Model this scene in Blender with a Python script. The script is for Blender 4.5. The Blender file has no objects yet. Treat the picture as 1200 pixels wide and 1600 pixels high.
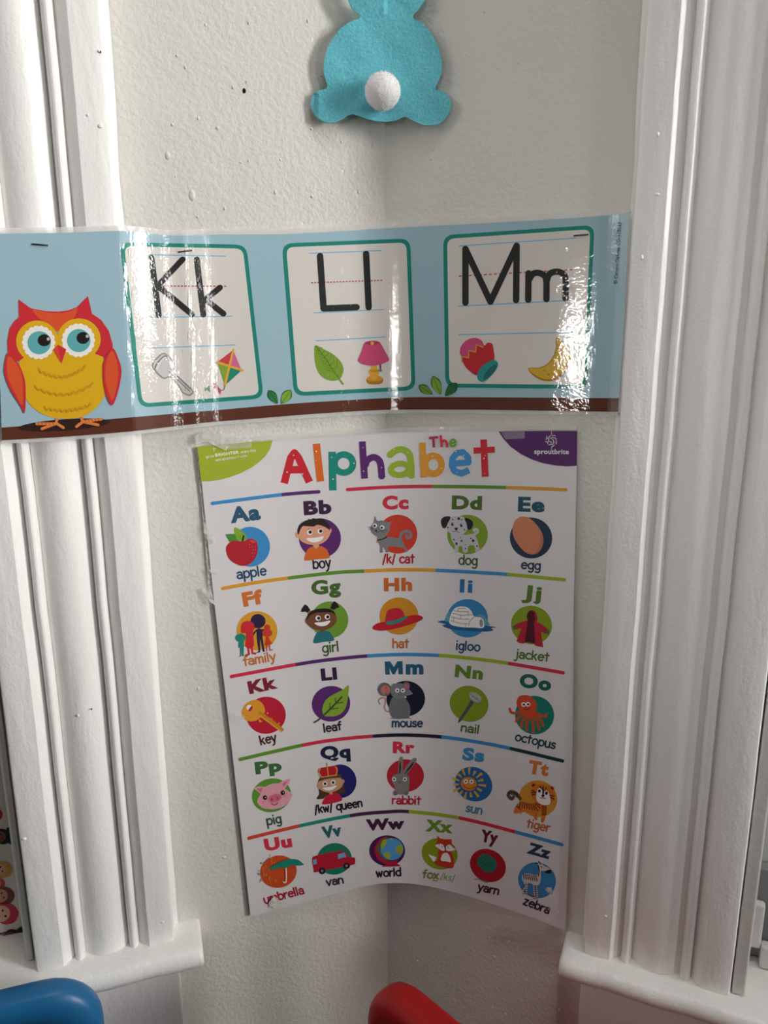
import bpy, bmesh, math, random
from bisect import bisect_left
from mathutils import Vector, Matrix
from mathutils.geometry import delaunay_2d_cdt

random.seed(7)
SC = bpy.context.scene
COL = SC.collection
# ------------------------------------------------------------------ camera
FPX, CAM_D, CAM_Z = 1200.0, 0.66, 1.10          # focal length in pixels, distance to the room corner, eye height
LA, RA = math.radians(18), math.radians(23)      # how far each bay wall turns from straight across
dn = Vector((22, 5085, 1200)).normalized()       # plumb line as seen by the camera
r0 = Vector((3, 0, FPX))
AY = (r0 - dn * r0.dot(dn)).normalized(); AZ = -dn; AX = AY.cross(AZ)
cd = bpy.data.cameras.new('camera'); cam = bpy.data.objects.new('camera', cd); COL.objects.link(cam)
cd.sensor_fit = 'VERTICAL'; cd.sensor_height = 24; cd.lens = 24 * FPX / 1600; cd.clip_start = 0.01
cam.matrix_world = Matrix(((AX.x, -AX.y, -AX.z, 0), (AY.x, -AY.y, -AY.z, -CAM_D), (AZ.x, -AZ.y, -AZ.z, CAM_Z), (0, 0, 0, 1)))
SC.camera = cam
# ------------------------------------------------------------------ light
SC.view_settings.view_transform = 'Standard'; SC.view_settings.look = 'None'
SC.view_settings.exposure = 0.0; SC.view_settings.gamma = 1; SC.view_settings.use_curve_mapping = False
SC.cycles.max_bounces = 8; SC.cycles.use_denoising = True
W = bpy.data.worlds.new('World'); SC.world = W; W.use_nodes = True
wn = W.node_tree; bg = wn.nodes['Background']
tcw = wn.nodes.new('ShaderNodeTexCoord'); sep = wn.nodes.new('ShaderNodeSeparateXYZ'); rmp = wn.nodes.new('ShaderNodeValToRGB')
mth = wn.nodes.new('ShaderNodeMath'); mth.operation = 'MULTIPLY_ADD'; mth.inputs[1].default_value = .5; mth.inputs[2].default_value = .5
wn.links.new(tcw.outputs['Generated'], sep.inputs[0]); wn.links.new(sep.outputs['Z'], mth.inputs[0])
wn.links.new(mth.outputs[0], rmp.inputs[0]); wn.links.new(rmp.outputs[0], bg.inputs[0])
e = rmp.color_ramp.elements
e[0].position = .25; e[0].color = (.05, .04, .037, 1); e[1].position = .75; e[1].color = (.62, .61, .58, 1)
bg.inputs[1].default_value = .04
def area(name, loc, target, sx, sy, power, col=(1, 1, 1), spread=180):
    l = bpy.data.lights.new(name, 'AREA'); l.shape = 'RECTANGLE'; l.size = sx; l.size_y = sy; l.energy = power; l.color = col; l.spread = math.radians(spread)
    o = bpy.data.objects.new(name, l); COL.objects.link(o); o.location = loc
    o.rotation_euler = (Vector(target) - Vector(loc)).to_track_quat('-Z', 'Y').to_euler()
    return o
area('daylight_side_window', (2.2, -.95, 1.60), (-.35, 0, 1.25), .6, 1.0, 8.8, (1, .99, .965), 55)
area('overhead_fill', (.30, -.58, 2.30), (0, -.18, 1.0), .7, .4, 5.05, (1, .975, .945))  # unseen overhead fill, added so the walls darken towards the floor
area('right_wall_fill', (-1.5, -.95, 1.80), (.3, -.05, 1.35), .8, .8, 1.1, (1, .98, .955), 75)  # unseen fill from the left, added to brighten the right wall
area('strip_streak_light', (1.24, -1.45, 1.08), (-.2, -.06, 1.08), .10, .52, 3.2, (1, .98, .95))  # narrow unseen lamp added for streaks on the left bends of the strip
area('strip_glint_light', (-.594, -1.92, 1.03), (.155, -.064, 1.07), .09, .20, .15, (1, .97, .94), 30)  # small unseen lamp added for glints near the strip's right end
area('daylight_outside_right_window', (.80, .28, 1.25), (.62, -.20, 1.15), .7, 1.2, 4, (.95, .98, 1))

# ------------------------------------------------------------------ geometry helpers
def ray(px, py):
    v = Vector((px - 600, py - 800, FPX)); return v.dot(AX), v.dot(AY), v.dot(AZ)
def wp(s, t=0.0):
    """point in plan: s along the wall from the corner (minus = left wall), t out from the wall"""
    if s < 0: return (s * math.cos(LA) + t * math.sin(LA), s * math.sin(LA) - t * math.cos(LA))
    if s > 0: return (s * math.cos(RA) - t * math.sin(RA), -s * math.sin(RA) - t * math.cos(RA))
    return (0.0, -t / math.cos((LA + RA) / 2))
def on_wall(px, py, t=0.0, left=None):
    """where the sight line of a photo point meets a wall -> s, z"""
    dx, dy, dz = ray(px, py)
    if left is None: left = px < 603
    n = (math.sin(LA), -math.cos(LA)) if left else (-math.sin(RA), -math.cos(RA))
    u = (-math.cos(LA), -math.sin(LA)) if left else (math.cos(RA), -math.sin(RA))
    k = (t + CAM_D * n[1]) / (dx * n[0] + dy * n[1])
    x, y = k * dx, -CAM_D + k * dy
    return (-(x * u[0] + y * u[1]) if left else x * u[0] + y * u[1]), CAM_Z + k * dz
def at_z(px, py, z):
    dx, dy, dz = ray(px, py); k = (z - CAM_Z) / dz
    return Vector((k * dx, -CAM_D + k * dy, z))
def spline(pts, n=8, closed=False):
    out = []; m = len(pts); rng = m if closed else m - 1
    for i in range(rng):
        if closed: p0, p1, p2, p3 = (pts[(i + j) % m] for j in (-1, 0, 1, 2))
        else: p0, p1, p2, p3 = pts[max(i - 1, 0)], pts[i], pts[i + 1], pts[min(i + 2, m - 1)]
        for q in range(n):
            t = q / n; t2 = t * t; t3 = t2 * t
            out.append(tuple(.5 * (2 * b + (c - a) * t + (2 * a - 5 * b + 4 * c - d) * t2 + (3 * b - a - 3 * c + d) * t3) for a, b, c, d in zip(p0, p1, p2, p3)))
    if not closed: out.append(tuple(pts[-1]))
    return out
class Sheet:
    """an upright bent sheet: a plan curve swept vertically (optionally a second one for its lower end)"""
    def __init__(self, plan, plan2=None, y0=0, y1=1):
        self.c = [self.prep(plan)] + ([self.prep(plan2)] if plan2 else []); self.y0, self.y1 = y0, y1
    def prep(self, plan):
        b = [p[0] / (p[1] + CAM_D) for p in plan]
        nr = []
        for i in range(len(plan)):
            a, c = plan[max(i - 1, 0)], plan[min(i + 1, len(plan) - 1)]
            v = Vector((c[1] - a[1], -(c[0] - a[0]))).normalized(); nr.append(v)
        return plan, b, nr
    def one(self, c, dx, dy):
        plan, b, nr = c; q = dx / dy
        i = min(max(bisect_left(b, q), 1), len(b) - 1)
        (ax, ay), (bx, by) = plan[i - 1], plan[i]; ay += CAM_D; by += CAM_D
        den = dx * (by - ay) - dy * (bx - ax)
        u = (dy * ax - dx * ay) / den; u = min(max(u, -30), 30)
        X, Y = ax + u * (bx - ax), ay + u * (by - ay)
        uu = min(max(u, 0), 1); n = nr[i - 1] * (1 - uu) + nr[i] * uu
        return Y / dy, n
    def __call__(self, px, py, off=0.0):
        dx, dy, dz = ray(px, py); k, n = self.one(self.c[0], dx, dy)
        if len(self.c) > 1:
            w = min(max((py - self.y0) / (self.y1 - self.y0), 0), 1)
            k2, n2 = self.one(self.c[1], dx, dy); k = k * (1 - w) + k2 * w; n = n * (1 - w) + n2 * w
        n = n.normalized()
        return Vector((k * dx + n.x * off, -CAM_D + k * dy + n.y * off, CAM_Z + k * dz))
# ------------------------------------------------------------------ materials
MATS = {}
def lin(h):
    h = h.lstrip('#'); v = [int(h[i:i + 2], 16) / 255 for i in (0, 2, 4)]
    return tuple((c / 12.92 if c <= .04045 else ((c + .055) / 1.055) ** 2.4) for c in v) + (1,)
def pbsdf(name, col, rough=.5, spec=.5, coat=0, coat_rough=.05, bump=None, metal=0, sheen=0, mix=None):
    """procedural principled material; bump = list of (scale, strength, distance, stretch_z)"""
    if name in MATS: return MATS[name]
    m = bpy.data.materials.new(name); m.use_nodes = True; nt = m.node_tree; b = nt.nodes['Principled BSDF']
    b.inputs['Base Color'].default_value = lin(col) if isinstance(col, str) else col
    b.inputs['Roughness'].default_value = rough; b.inputs['Specular IOR Level'].default_value = spec
    b.inputs['Coat Weight'].default_value = coat; b.inputs['Coat Roughness'].default_value = coat_rough; b.inputs['Coat IOR'].default_value = 1.7
    b.inputs['Metallic'].default_value = metal; b.inputs['Sheen Weight'].default_value = sheen
    tc = nt.nodes.new('ShaderNodeTexCoord'); geo = nt.nodes.new('ShaderNodeNewGeometry')
    if mix:   # (second colour, noise scale, low, high)
        nz = nt.nodes.new('ShaderNodeTexNoise'); nz.inputs['Scale'].default_value = mix[1]; nz.inputs['Detail'].default_value = 4
        rp = nt.nodes.new('ShaderNodeValToRGB'); rp.color_ramp.elements[0].position = mix[2]; rp.color_ramp.elements[1].position = mix[3]
        rp.color_ramp.elements[0].color = b.inputs['Base Color'].default_value; rp.color_ramp.elements[1].color = lin(mix[0])
        nt.links.new(geo.outputs['Position'], nz.inputs['Vector']); nt.links.new(nz.outputs['Fac'], rp.inputs[0]); nt.links.new(rp.outputs[0], b.inputs['Base Color'])
    prev = None
    for sc, st, ds, *zs in (bump or []):
        nz = nt.nodes.new('ShaderNodeTexNoise'); nz.inputs['Scale'].default_value = sc; nz.inputs['Detail'].default_value = 3
        src = geo.outputs['Position']
        if zs:
            mp = nt.nodes.new('ShaderNodeMapping'); mp.inputs['Scale'].default_value = (1, 1, zs[0])
            nt.links.new(src, mp.inputs['Vector']); src = mp.outputs[0]
        nt.links.new(src, nz.inputs['Vector'])
        bp = nt.nodes.new('ShaderNodeBump'); bp.inputs['Strength'].default_value = st; bp.inputs['Distance'].default_value = ds
        nt.links.new(nz.outputs['Fac'], bp.inputs['Height'])
        if prev: nt.links.new(prev.outputs[0], bp.inputs['Normal'])
        prev = bp
    if prev:
        nt.links.new(prev.outputs[0], b.inputs['Coat Normal' if coat else 'Normal'])
    MATS[name] = m; return m
FILM_BUMP = [(520, .13, .0010), (80, .12, .003)]
def ink(hexcol):       # matt ink on the paper poster
    return pbsdf('poster_ink_' + hexcol.strip('#'), hexcol, .5, .35)
def gloss_ink(hexcol): # ink under the shiny laminate of the strip
    return pbsdf('laminated_ink_' + hexcol.strip('#'), hexcol, .5, .2, coat=1, coat_rough=.02, bump=FILM_BUMP)
def clear_film(name, alpha, rough, tint=(.9, .89, .86, 1)):
    if name in MATS: return MATS[name]
    m = bpy.data.materials.new(name); m.use_nodes = True; nt = m.node_tree; nt.nodes.clear()
    o = nt.nodes.new('ShaderNodeOutputMaterial'); mx = nt.nodes.new('ShaderNodeMixShader'); tr = nt.nodes.new('ShaderNodeBsdfTransparent')
    p = nt.nodes.new('ShaderNodeBsdfPrincipled'); p.inputs['Base Color'].default_value = tint; p.inputs['Roughness'].default_value = rough
    nz = nt.nodes.new('ShaderNodeTexNoise'); nz.inputs['Scale'].default_value = 160; ge = nt.nodes.new('ShaderNodeNewGeometry'); bp = nt.nodes.new('ShaderNodeBump')
    bp.inputs['Strength'].default_value = .5; bp.inputs['Distance'].default_value = .002
    nt.links.new(ge.outputs['Position'], nz.inputs['Vector']); nt.links.new(nz.outputs['Fac'], bp.inputs['Height']); nt.links.new(bp.outputs[0], p.inputs['Normal'])
    mx.inputs[0].default_value = alpha
    nt.links.new(tr.outputs[0], mx.inputs[1]); nt.links.new(p.outputs[0], mx.inputs[2]); nt.links.new(mx.outputs[0], o.inputs[0])
    MATS[name] = m; return m
PAINT_BUMP = [(250, .34, .0025), (520, .22, .0012), (14, .22, .01)]
M_WALL = pbsdf('white_wall_paint', '#DCD9D1', .30, .5, bump=PAINT_BUMP)
M_TRIM = pbsdf('white_gloss_trim_paint', '#F3F1EE', .33, .5, bump=[(170, .22, .003, .35), (500, .15, .0015), (20, .3, .008, .25)])
# ------------------------------------------------------------------ object helpers
def link_mesh(name, verts, faces, mats, parent=None, fmat=None, smooth=False):
    o0 = Vector(parent_origin(parent)) if parent else Vector((0, 0, 0))
    me = bpy.data.meshes.new(name); me.from_pydata([tuple(Vector(v) - o0) for v in verts], [], faces)
    for m in (mats if isinstance(mats, (list, tuple)) else [mats]): me.materials.append(m)
    if fmat: me.polygons.foreach_set('material_index', fmat)
    if smooth: me.polygons.foreach_set('use_smooth', [True] * len(me.polygons))
    me.update(); o = bpy.data.objects.new(name, me); COL.objects.link(o)
    if parent: o.parent = parent
    return o
def parent_origin(p):
    v = Vector((0, 0, 0))
    while p: v += p.location; p = p.parent
    return v
def tag(o, label=None, cat=None, group=None, kind=None):
    if label: o['label'] = label
    if cat: o['category'] = cat
    if group: o['group'] = group
    if kind: o['kind'] = kind
    return o
def thing(name, loc, label, cat, group=None):
    o = bpy.data.objects.new(name, None); COL.objects.link(o); o.location = loc; o.empty_display_size = .05
    return tag(o, label, cat, group)
def bm_obj(name, bm, mat, parent=None, smooth=True, bevel=0, seg=3, sub=0):
    bmesh.ops.recalc_face_normals(bm, faces=bm.faces)
    o0 = parent_origin(parent) if parent else Vector((0, 0, 0))
    for v in bm.verts: v.co -= o0
    me = bpy.data.meshes.new(name); bm.to_mesh(me); bm.free(); me.materials.append(mat)
    if smooth: me.polygons.foreach_set('use_smooth', [True] * len(me.polygons))
    o = bpy.data.objects.new(name, me); COL.objects.link(o)
    if parent: o.parent = parent
    if bevel:
        md = o.modifiers.new('bevel', 'BEVEL'); md.width = bevel; md.segments = seg; md.limit_method = 'ANGLE'; md.angle_limit = math.radians(40)
    if sub: md = o.modifiers.new('sub', 'SUBSURF'); md.levels = sub; md.render_levels = sub
    return o
def prism(bm, poly, z0, z1):
    a = [bm.verts.new((x, y, z0)) for x, y in poly]; b = [bm.verts.new((x, y, z1)) for x, y in poly]; n = len(poly)
    bm.faces.new(a[::-1]); bm.faces.new(b)
    for i in range(n): bm.faces.new((a[i], a[(i + 1) % n], b[(i + 1) % n], b[i]))
def wall_box(bm, s0, s1, t0, t1, z0, z1):
    prism(bm, [wp(s0, t0), wp(s1, t0), wp(s1, t1), wp(s0, t1)], z0, z1)
# ------------------------------------------------------------------ flat artwork -> fitted onto a sheet
def ell(cx, cy, rx, ry, rot=0, a0=0, a1=360, n=40):
    c, s = math.cos(math.radians(rot)), math.sin(math.radians(rot)); out = []
    for i in range(n + (0 if a1 - a0 == 360 else 1)):
        a = math.radians(a0 + (a1 - a0) * i / n); x, y = rx * math.cos(a), ry * math.sin(a)
        out.append((cx + x * c - y * s, cy + x * s + y * c))
    return out
def stroke_polys(pts, w, closed=False, cap='round'):
    polys = []; h = w / 2; n = len(pts); segs = n if closed else n - 1
    for i in range(segs):
        (ax, ay), (bx, by) = pts[i], pts[(i + 1) % n]; dx, dy = bx - ax, by - ay; L = math.hypot(dx, dy)
        if L < 1e-6: continue
        ox, oy = -dy / L * h, dx / L * h
        polys.append([(ax + ox, ay + oy), (ax - ox, ay - oy), (bx - ox, by - oy), (bx + ox, by + oy)])
    for i, p in enumerate(pts):
        if cap == 'round' or closed or 0 < i < n - 1: polys.append(ell(p[0], p[1], h * .995, h * .995, n=14))
    return polys
def ccw(p):
    a = sum(p[i][0] * p[(i + 1) % len(p)][1] - p[(i + 1) % len(p)][0] * p[i][1] for i in range(len(p)))
    return p if a > 0 else p[::-1]
def inside(x, y, p):
    r = False; j = len(p) - 1
    for i in range(len(p)):
        (ax, ay), (bx, by) = p[i], p[j]
        if (ay > y) != (by > y) and x < (bx - ax) * (y - ay) / (by - ay) + ax: r = not r
        j = i
    return r
def fill(polys, step=9.0):
    """union of polygons -> vertices and triangles, fine enough to follow the sheet"""
    V, Fc = [], []
    for p in polys:
        p = ccw(p); idx = []
        for i in range(len(p)):
            a, b = p[i], p[(i + 1) % len(p)]; L = math.dist(a, b); k = max(1, int(L / step + .999))
            for q in range(k):
                V.append(Vector((a[0] + (b[0] - a[0]) * q / k, a[1] + (b[1] - a[1]) * q / k))); idx.append(len(V) - 1)
        Fc.append(idx)
    xs = [v.x for v in V]; ys = [v.y for v in V]; x0, x1, y0, y1 = min(xs), max(xs), min(ys), max(ys)
    if x1 - x0 > step:
        nx, ny = int((x1 - x0) / step), int((y1 - y0) / step)
        for i in range(1, nx + 1):
            for j in range(1, ny + 1): V.append(Vector((x0 + i * step * .997, y0 + j * step * .993)))
    r = delaunay_2d_cdt(V, [], Fc, 0, 1e-4)
    used = {}; tv = []; tf = []
    bb = [(min(q[0] for q in p), max(q[0] for q in p), min(q[1] for q in p), max(q[1] for q in p), p) for p in polys]
    for f in r[2]:
        cx = sum(r[0][i].x for i in f) / len(f); cy = sum(r[0][i].y for i in f) / len(f)
        if not any(a <= cx <= b and c <= cy <= d and inside(cx, cy, p) for a, b, c, d, p in bb): continue
        g = []
        for i in f:
            if i not in used: used[i] = len(tv); tv.append((r[0][i].x, r[0][i].y))
            g.append(used[i])
        tf.append(g[::-1])
    return tv, tf
class Art:
    """shapes drawn in photo pixels (x0, y0 origin, k scale), printed on a sheet as one part"""
    def __init__(self, x0=0, y0=0, k=1.0): self.x0, self.y0, self.k, self.sh = x0, y0, k, []
    def m(self, pts): return [(self.x0 + x * self.k, self.y0 + y * self.k) for x, y in pts]
    def p(self, col, *polys): self.sh.append((col, [self.m(q) for q in polys])); return self
    def c(self, col, pts, n=6): return self.p(col, spline(pts, n, True))
    def e(self, col, cx, cy, rx, ry=None, rot=0): return self.p(col, ell(cx, cy, rx, rx if ry is None else ry, rot))
    def s(self, col, w, *lines, smooth=True, closed=False, cap='round'):
        ps = []
        for L in lines:
            if smooth and len(L) > 2: L = spline(L, 6, closed)
            ps += stroke_polys(L, w, closed, cap)
        return self.p(col, *ps)
    def raw(self, col, polys): self.sh.append((col, polys)); return self
    def build(self, name, sheet, parent, mat=ink, base=.00016, d=.00004, label=None, step=9.0):
        V, Fa, fm, ms, cols = [], [], [], [], {}
        for i, (col, polys) in enumerate(self.sh):
            tv, tf = fill(polys, step)
            if col not in cols: cols[col] = len(ms); ms.append(mat(col))
            o = len(V); V += [sheet(x, y, base + i * d) for x, y in tv]
            Fa += [[o + j for j in f] for f in tf]; fm += [cols[col]] * len(tf)
        ob = link_mesh(name, V, Fa, ms, parent, fm)
        if label: ob['label'] = label
        return ob
# ---- hand lettering: each glyph is a list of strokes, x-height 1
def _arc(cx, cy, rx, ry, a0, a1, n=16): return [(cx + rx * math.cos(math.radians(a0 + (a1 - a0) * i / n)), cy + ry * math.sin(math.radians(a0 + (a1 - a0) * i / n))) for i in range(n + 1)]
_S = lambda *p: spline(list(p), 6)
GLY = {
 'a': (.84, [_arc(.37, .29, .34, .29, 0, 360), _S((.08, .86), (.38, 1.0), (.68, .86), (.73, .6), (.74, 0))]),
 'b': (.88, [[(.05, 1.5), (.05, 0)], _arc(.44, .5, .39, .5, 0, 360)]),
 'c': (.78, [_arc(.44, .5, .42, .5, 48, 312)]),
 'd': (.90, [[(.8, 1.5), (.8, 0)], _arc(.42, .5, .39, .5, 0, 360)]),
 'e': (.88, [[(.06, .54), (.82, .54)], _arc(.44, .5, .40, .5, 4, 312)]),
 'f': (.58, [_S((.6, 1.48), (.4, 1.5), (.25, 1.25), (.25, .9), (.25, 0)), [(0, .95), (.52, .95)]]),
 'g': (.88, [_arc(.4, .5, .37, .48, 0, 360), _S((.78, 1), (.78, .2), (.76, -.25), (.5, -.52), (.12, -.42))]),
 'h': (.86, [[(.05, 1.5), (.05, 0)], _S((.05, .6), (.2, .92), (.45, 1), (.68, .85), (.73, .5), (.73, 0))]),
 'i': (.28, [[(.1, 1), (.1, 0)], [(.1, 1.42), (.1, 1.46)]]),
 'j': (.45, [_S((.3, 1), (.3, .2), (.28, -.25), (.1, -.5), (-.12, -.42)), [(.3, 1.42), (.3, 1.46)]]),
 'k': (.80, [[(.05, 1.5), (.05, 0)], [(.64, 1), (.08, .42)], [(.28, .6), (.68, 0)]]),
 'l': (.26, [[(.08, 1.5), (.08, 0)]]),
 'm': (1.26, [[(.05, 1), (.05, 0)], _S((.05, .6), (.18, .92), (.38, 1), (.55, .85), (.59, .5), (.59, 0)), _S((.59, .6), (.72, .92), (.92, 1), (1.09, .85), (1.13, .5), (1.13, 0))]),
 'n': (.86, [[(.05, 1), (.05, 0)], _S((.05, .6), (.2, .92), (.45, 1), (.68, .85), (.73, .5), (.73, 0))]),
 'o': (.94, [_arc(.46, .5, .42, .5, 0, 360)]),
 'p': (.90, [[(.05, 1), (.05, -.55)], _arc(.45, .5, .39, .5, 0, 360)]),
 'q': (.90, [[(.8, 1), (.8, -.55)], _arc(.42, .5, .39, .5, 0, 360)]),
 'r': (.58, [[(.05, 1), (.05, 0)], _S((.05, .55), (.18, .86), (.5, .98))]),
 's': (.70, [_S((.6, .86), (.34, 1), (.08, .8), (.16, .57), (.5, .44), (.61, .2), (.36, 0), (.02, .13))]),
 't': (.64, [[(.28, 1.4), (.28, 0)], [(0, 1), (.58, 1)]]),
 'u': (.88, [_S((.05, 1), (.05, .35), (.2, .04), (.42, 0), (.66, .18), (.74, .5)), [(.75, 1), (.75, 0)]]),
 'v': (.80, [[(0, 1), (.36, 0), (.72, 1)]]),
 'w': (1.12, [[(0, 1), (.25, 0), (.5, .85), (.77, 0), (1.02, 1)]]),
 'x': (.76, [[(0, 1), (.66, 0)], [(.66, 1), (0, 0)]]),
 'y': (.82, [[(0, 1), (.38, .08)], _S((.76, 1), (.5, .3), (.3, -.35), (.05, -.5))]),
 'z': (.76, [[(.02, 1), (.62, 1), (0, 0), (.66, 0)]]),
 '/': (.55, [[(0, -.25), (.42, 1.45)]]), ' ': (.45, []), '.': (.3, [[(.1, 0), (.1, .02)]]), '-': (.5, [[(.05, .5), (.4, .5)]]),
}
def lettering(art, col, text, p0, p1, xh, w):
    """write text on the baseline p0-p1 (photo pixels), x-height xh, pen width w"""
    SP = .14; adv = sum(GLY[c][0] + SP for c in text) - .1 - SP
    ux, uy = (p1[0] - p0[0]) / adv, (p1[1] - p0[1]) / adv; L = math.dist(p0, p1)
    vx, vy = (p1[1] - p0[1]) / L * xh, -(p1[0] - p0[0]) / L * xh
    x = 0; polys = []
    for c in text:
        a, st = GLY[c]
        for s_ in st: polys += stroke_polys([(p0[0] + (x + q) * ux + r * vx, p0[1] + (x + q) * uy + r * vy) for q, r in s_], w)
        x += a + SP
    art.raw(col, polys)
_FC = {}
def font_polys(text, offset):
    key = (text, offset)
    if key in _FC: return _FC[key]
    cu = bpy.data.curves.new('t', 'FONT'); cu.body = text; cu.offset = offset; cu.resolution_u = 4; cu.space_character = 1 + offset * 2.4
    ob = bpy.data.objects.new('t', cu); COL.objects.link(ob)
    dg = bpy.context.evaluated_depsgraph_get(); me = bpy.data.meshes.new_from_object(ob.evaluated_get(dg))
    out = [[(me.vertices[i].co.x, me.vertices[i].co.y) for i in p.vertices] for p in me.polygons]
    bpy.data.objects.remove(ob); bpy.data.curves.remove(cu); bpy.data.meshes.remove(me)
    _FC[key] = out; return out
def type_set(art, col, text, p0, p1, cap, offset=.0, capem=.73):
    """bold type fitted to the baseline p0-p1, capital height cap (photo pixels)"""
    pol = font_polys(text, offset)
    xs = [q[0] for p in pol for q in p]; x0, x1 = min(xs), max(xs)
    ux, uy = (p1[0] - p0[0]) / (x1 - x0), (p1[1] - p0[1]) / (x1 - x0); L = math.dist(p0, p1); k = cap / (capem + offset * 2)
    vx, vy = (p1[1] - p0[1]) / L * k, -(p1[0] - p0[0]) / L * k
    art.raw(col, [[(p0[0] + (x - x0) * ux + (y + offset) * vx, p0[1] + (x - x0) * uy + (y + offset) * vy) for x, y in p] for p in pol])
# ------------------------------------------------------------------ the setting
ZS_L, ZS_R = 0.573, 0.570                        # sill tops
ZTOP = 2.45
bm = bmesh.new(); prism(bm, [(-2.2, .12), (2.2, .12), (2.2, -3.2), (-2.2, -3.2)], -.06, 0)
tag(bm_obj('floor', bm, pbsdf('brown_floor', '#6B4A38', .5, .4, mix=('#4e3427', 9, .35, .65)), smooth=False), kind='structure')
def bay_wall(name, sg, zs):
    bm = bmesh.new(); T = -.11
    def seg(a, b, z0, z1):
        if a == 0: pl = [wp(0, 0), wp(sg * b, 0), wp(sg * b, T), wp(0, T)]
        else: pl = [wp(sg * a, 0), wp(sg * b, 0), wp(sg * b, T), wp(sg * a, T)]
        prism(bm, pl, z0, z1)
    seg(0, .312, 0, ZTOP); seg(.312, 1.05, 0, zs - .022); seg(.312, 1.05, 2.1, ZTOP); seg(1.05, 1.5, 0, ZTOP)
    return tag(bm_obj(name, bm, M_WALL, smooth=False), kind='structure')
wall_l = bay_wall('wall_left', -1, ZS_L); wall_r = bay_wall('wall_right', 1, ZS_R)
def casing(name, sg, s0, z0, inner):
    """moulded window casing: flat, quirk, bead, broad swell, bead, quirk, flat; s0 = outer edge"""
    half = [(0, 0.0), (0, .0175), (.0012, .0198), (.0032, .0205), (.012, .0208), (.0215, .0207), (.0226, .0200), (.0303, .0108)]
    bead = [(.0303 + .0042 * (1 - math.cos(a)), .0112 + .0074 * math.sin(a)) for a in [math.pi * i / 10 for i in range(11)]]
    half += bead[1:] + [(.0389, .0100)]
    Wd = inner - s0
    sw = [(.0389 + (Wd - .0778) * i / 14, .0100 + .0088 * math.sin(math.pi * i / 14) ** .8) for i in range(1, 14)]
    prof = half + sw + [(Wd - s, t) for s, t in half[::-1]]
    prof = [(s0 + s, t) for s, t in prof]; prof[-1] = (prof[-1][0], -.012); prof[-2] = (prof[-2][0], prof[-2][1])
    zz = [z0 + (ZTOP - .05 - z0) * i / 40 for i in range(41)]; rg = random.Random(3)
    V, F = [], []; n = len(prof)
    for z in zz:
        j = rg.uniform(-.00035, .00035)
        for s, t in prof: x, y = wp(sg * (s + j * (t > .005)), t); V.append((x, y, z))
    for i in range(len(zz) - 1):
        for k in range(n - 1):
            q = (i * n + k, i * n + k + 1, (i + 1) * n + k + 1, (i + 1) * n + k); F.append(q if sg > 0 else q[::-1])
    F.append(tuple(range(n))); F.append(tuple(range(len(V) - n, len(V))))
    o = link_mesh(name, V, F, M_TRIM, smooth=True)
    md = o.modifiers.new('edges', 'EDGE_SPLIT'); md.split_angle = math.radians(24)
    tag(o, kind='structure')
    # paint and caulk bead where the casing meets the plaster
    V, F = [], []
    for i, z in enumerate(zz):
        r = .0038 + rg.uniform(-.0009, .0012)
        for a in range(5):
            q = a / 4; s_ = s0 - r * (1 - q) ** 1.4; t_ = .0008 + .0075 * q ** 1.6
            x, y = wp(sg * (s_ + .0004 * (q == 1)), t_); V.append((x, y, z))
    for i in range(len(zz) - 1):
        for k in range(4):
            q = (i * 5 + k, i * 5 + k + 1, (i + 1) * 5 + k + 1, (i + 1) * 5 + k); F.append(q if sg > 0 else q[::-1])
    c = link_mesh('caulk_line', V, F, M_TRIM, parent=o, smooth=True)
    return o
cas_l = casing('trim_1', -1, .2055, ZS_L, .3190); cas_r = casing('trim_2', 1, .1950, ZS_R, .3118)
def sill(name, sg, s_end, t_front, z, th):
    bm = bmesh.new(); far = 1.02
    r = th / 2; prof = [(-.10, z), (t_front - r, z)] + [(t_front - r + r * math.sin(a), z - r + r * math.cos(a)) for a in [math.pi * i / 8 for i in range(1, 8)]] + [(t_front - r, z - th), (-.10, z - th)]
    N = 30; rows = []
    for i in range(N + 1):
        s = s_end + (far - s_end) * (i / N) ** 1.3
        rows.append([bm.verts.new((*wp(sg * s, t + .0006 * math.sin(i * 1.7)), zz + .0005 * math.sin(i * 2.3))) for t, zz in prof])
    for a, b in zip(rows, rows[1:]):
        for k in range(len(prof)): bm.faces.new((a[k], a[(k + 1) % len(prof)], b[(k + 1) % len(prof)], b[k]))
    bm.faces.new(rows[0]); bm.faces.new(rows[-1][::-1])
    o = bm_obj(name, bm, M_TRIM, bevel=.003, seg=3); tag(o, kind='structure')
    return o
sill('trim_3', -1, .1825, .042, ZS_L, .020); sill('trim_4', 1, .1765, .040, ZS_R, .019)
for nm, sg, s0, z in (('trim_5', -1, .2030, ZS_L - .020), ('trim_6', 1, .1930, ZS_R - .019)):    # aprons under the sills
    bm = bmesh.new(); wall_box(bm, sg * s0, sg * 1.0, 0, .013, z - .10, z)
    tag(bm_obj(nm, bm, M_TRIM, bevel=.002, seg=2, smooth=False), kind='structure')
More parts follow.
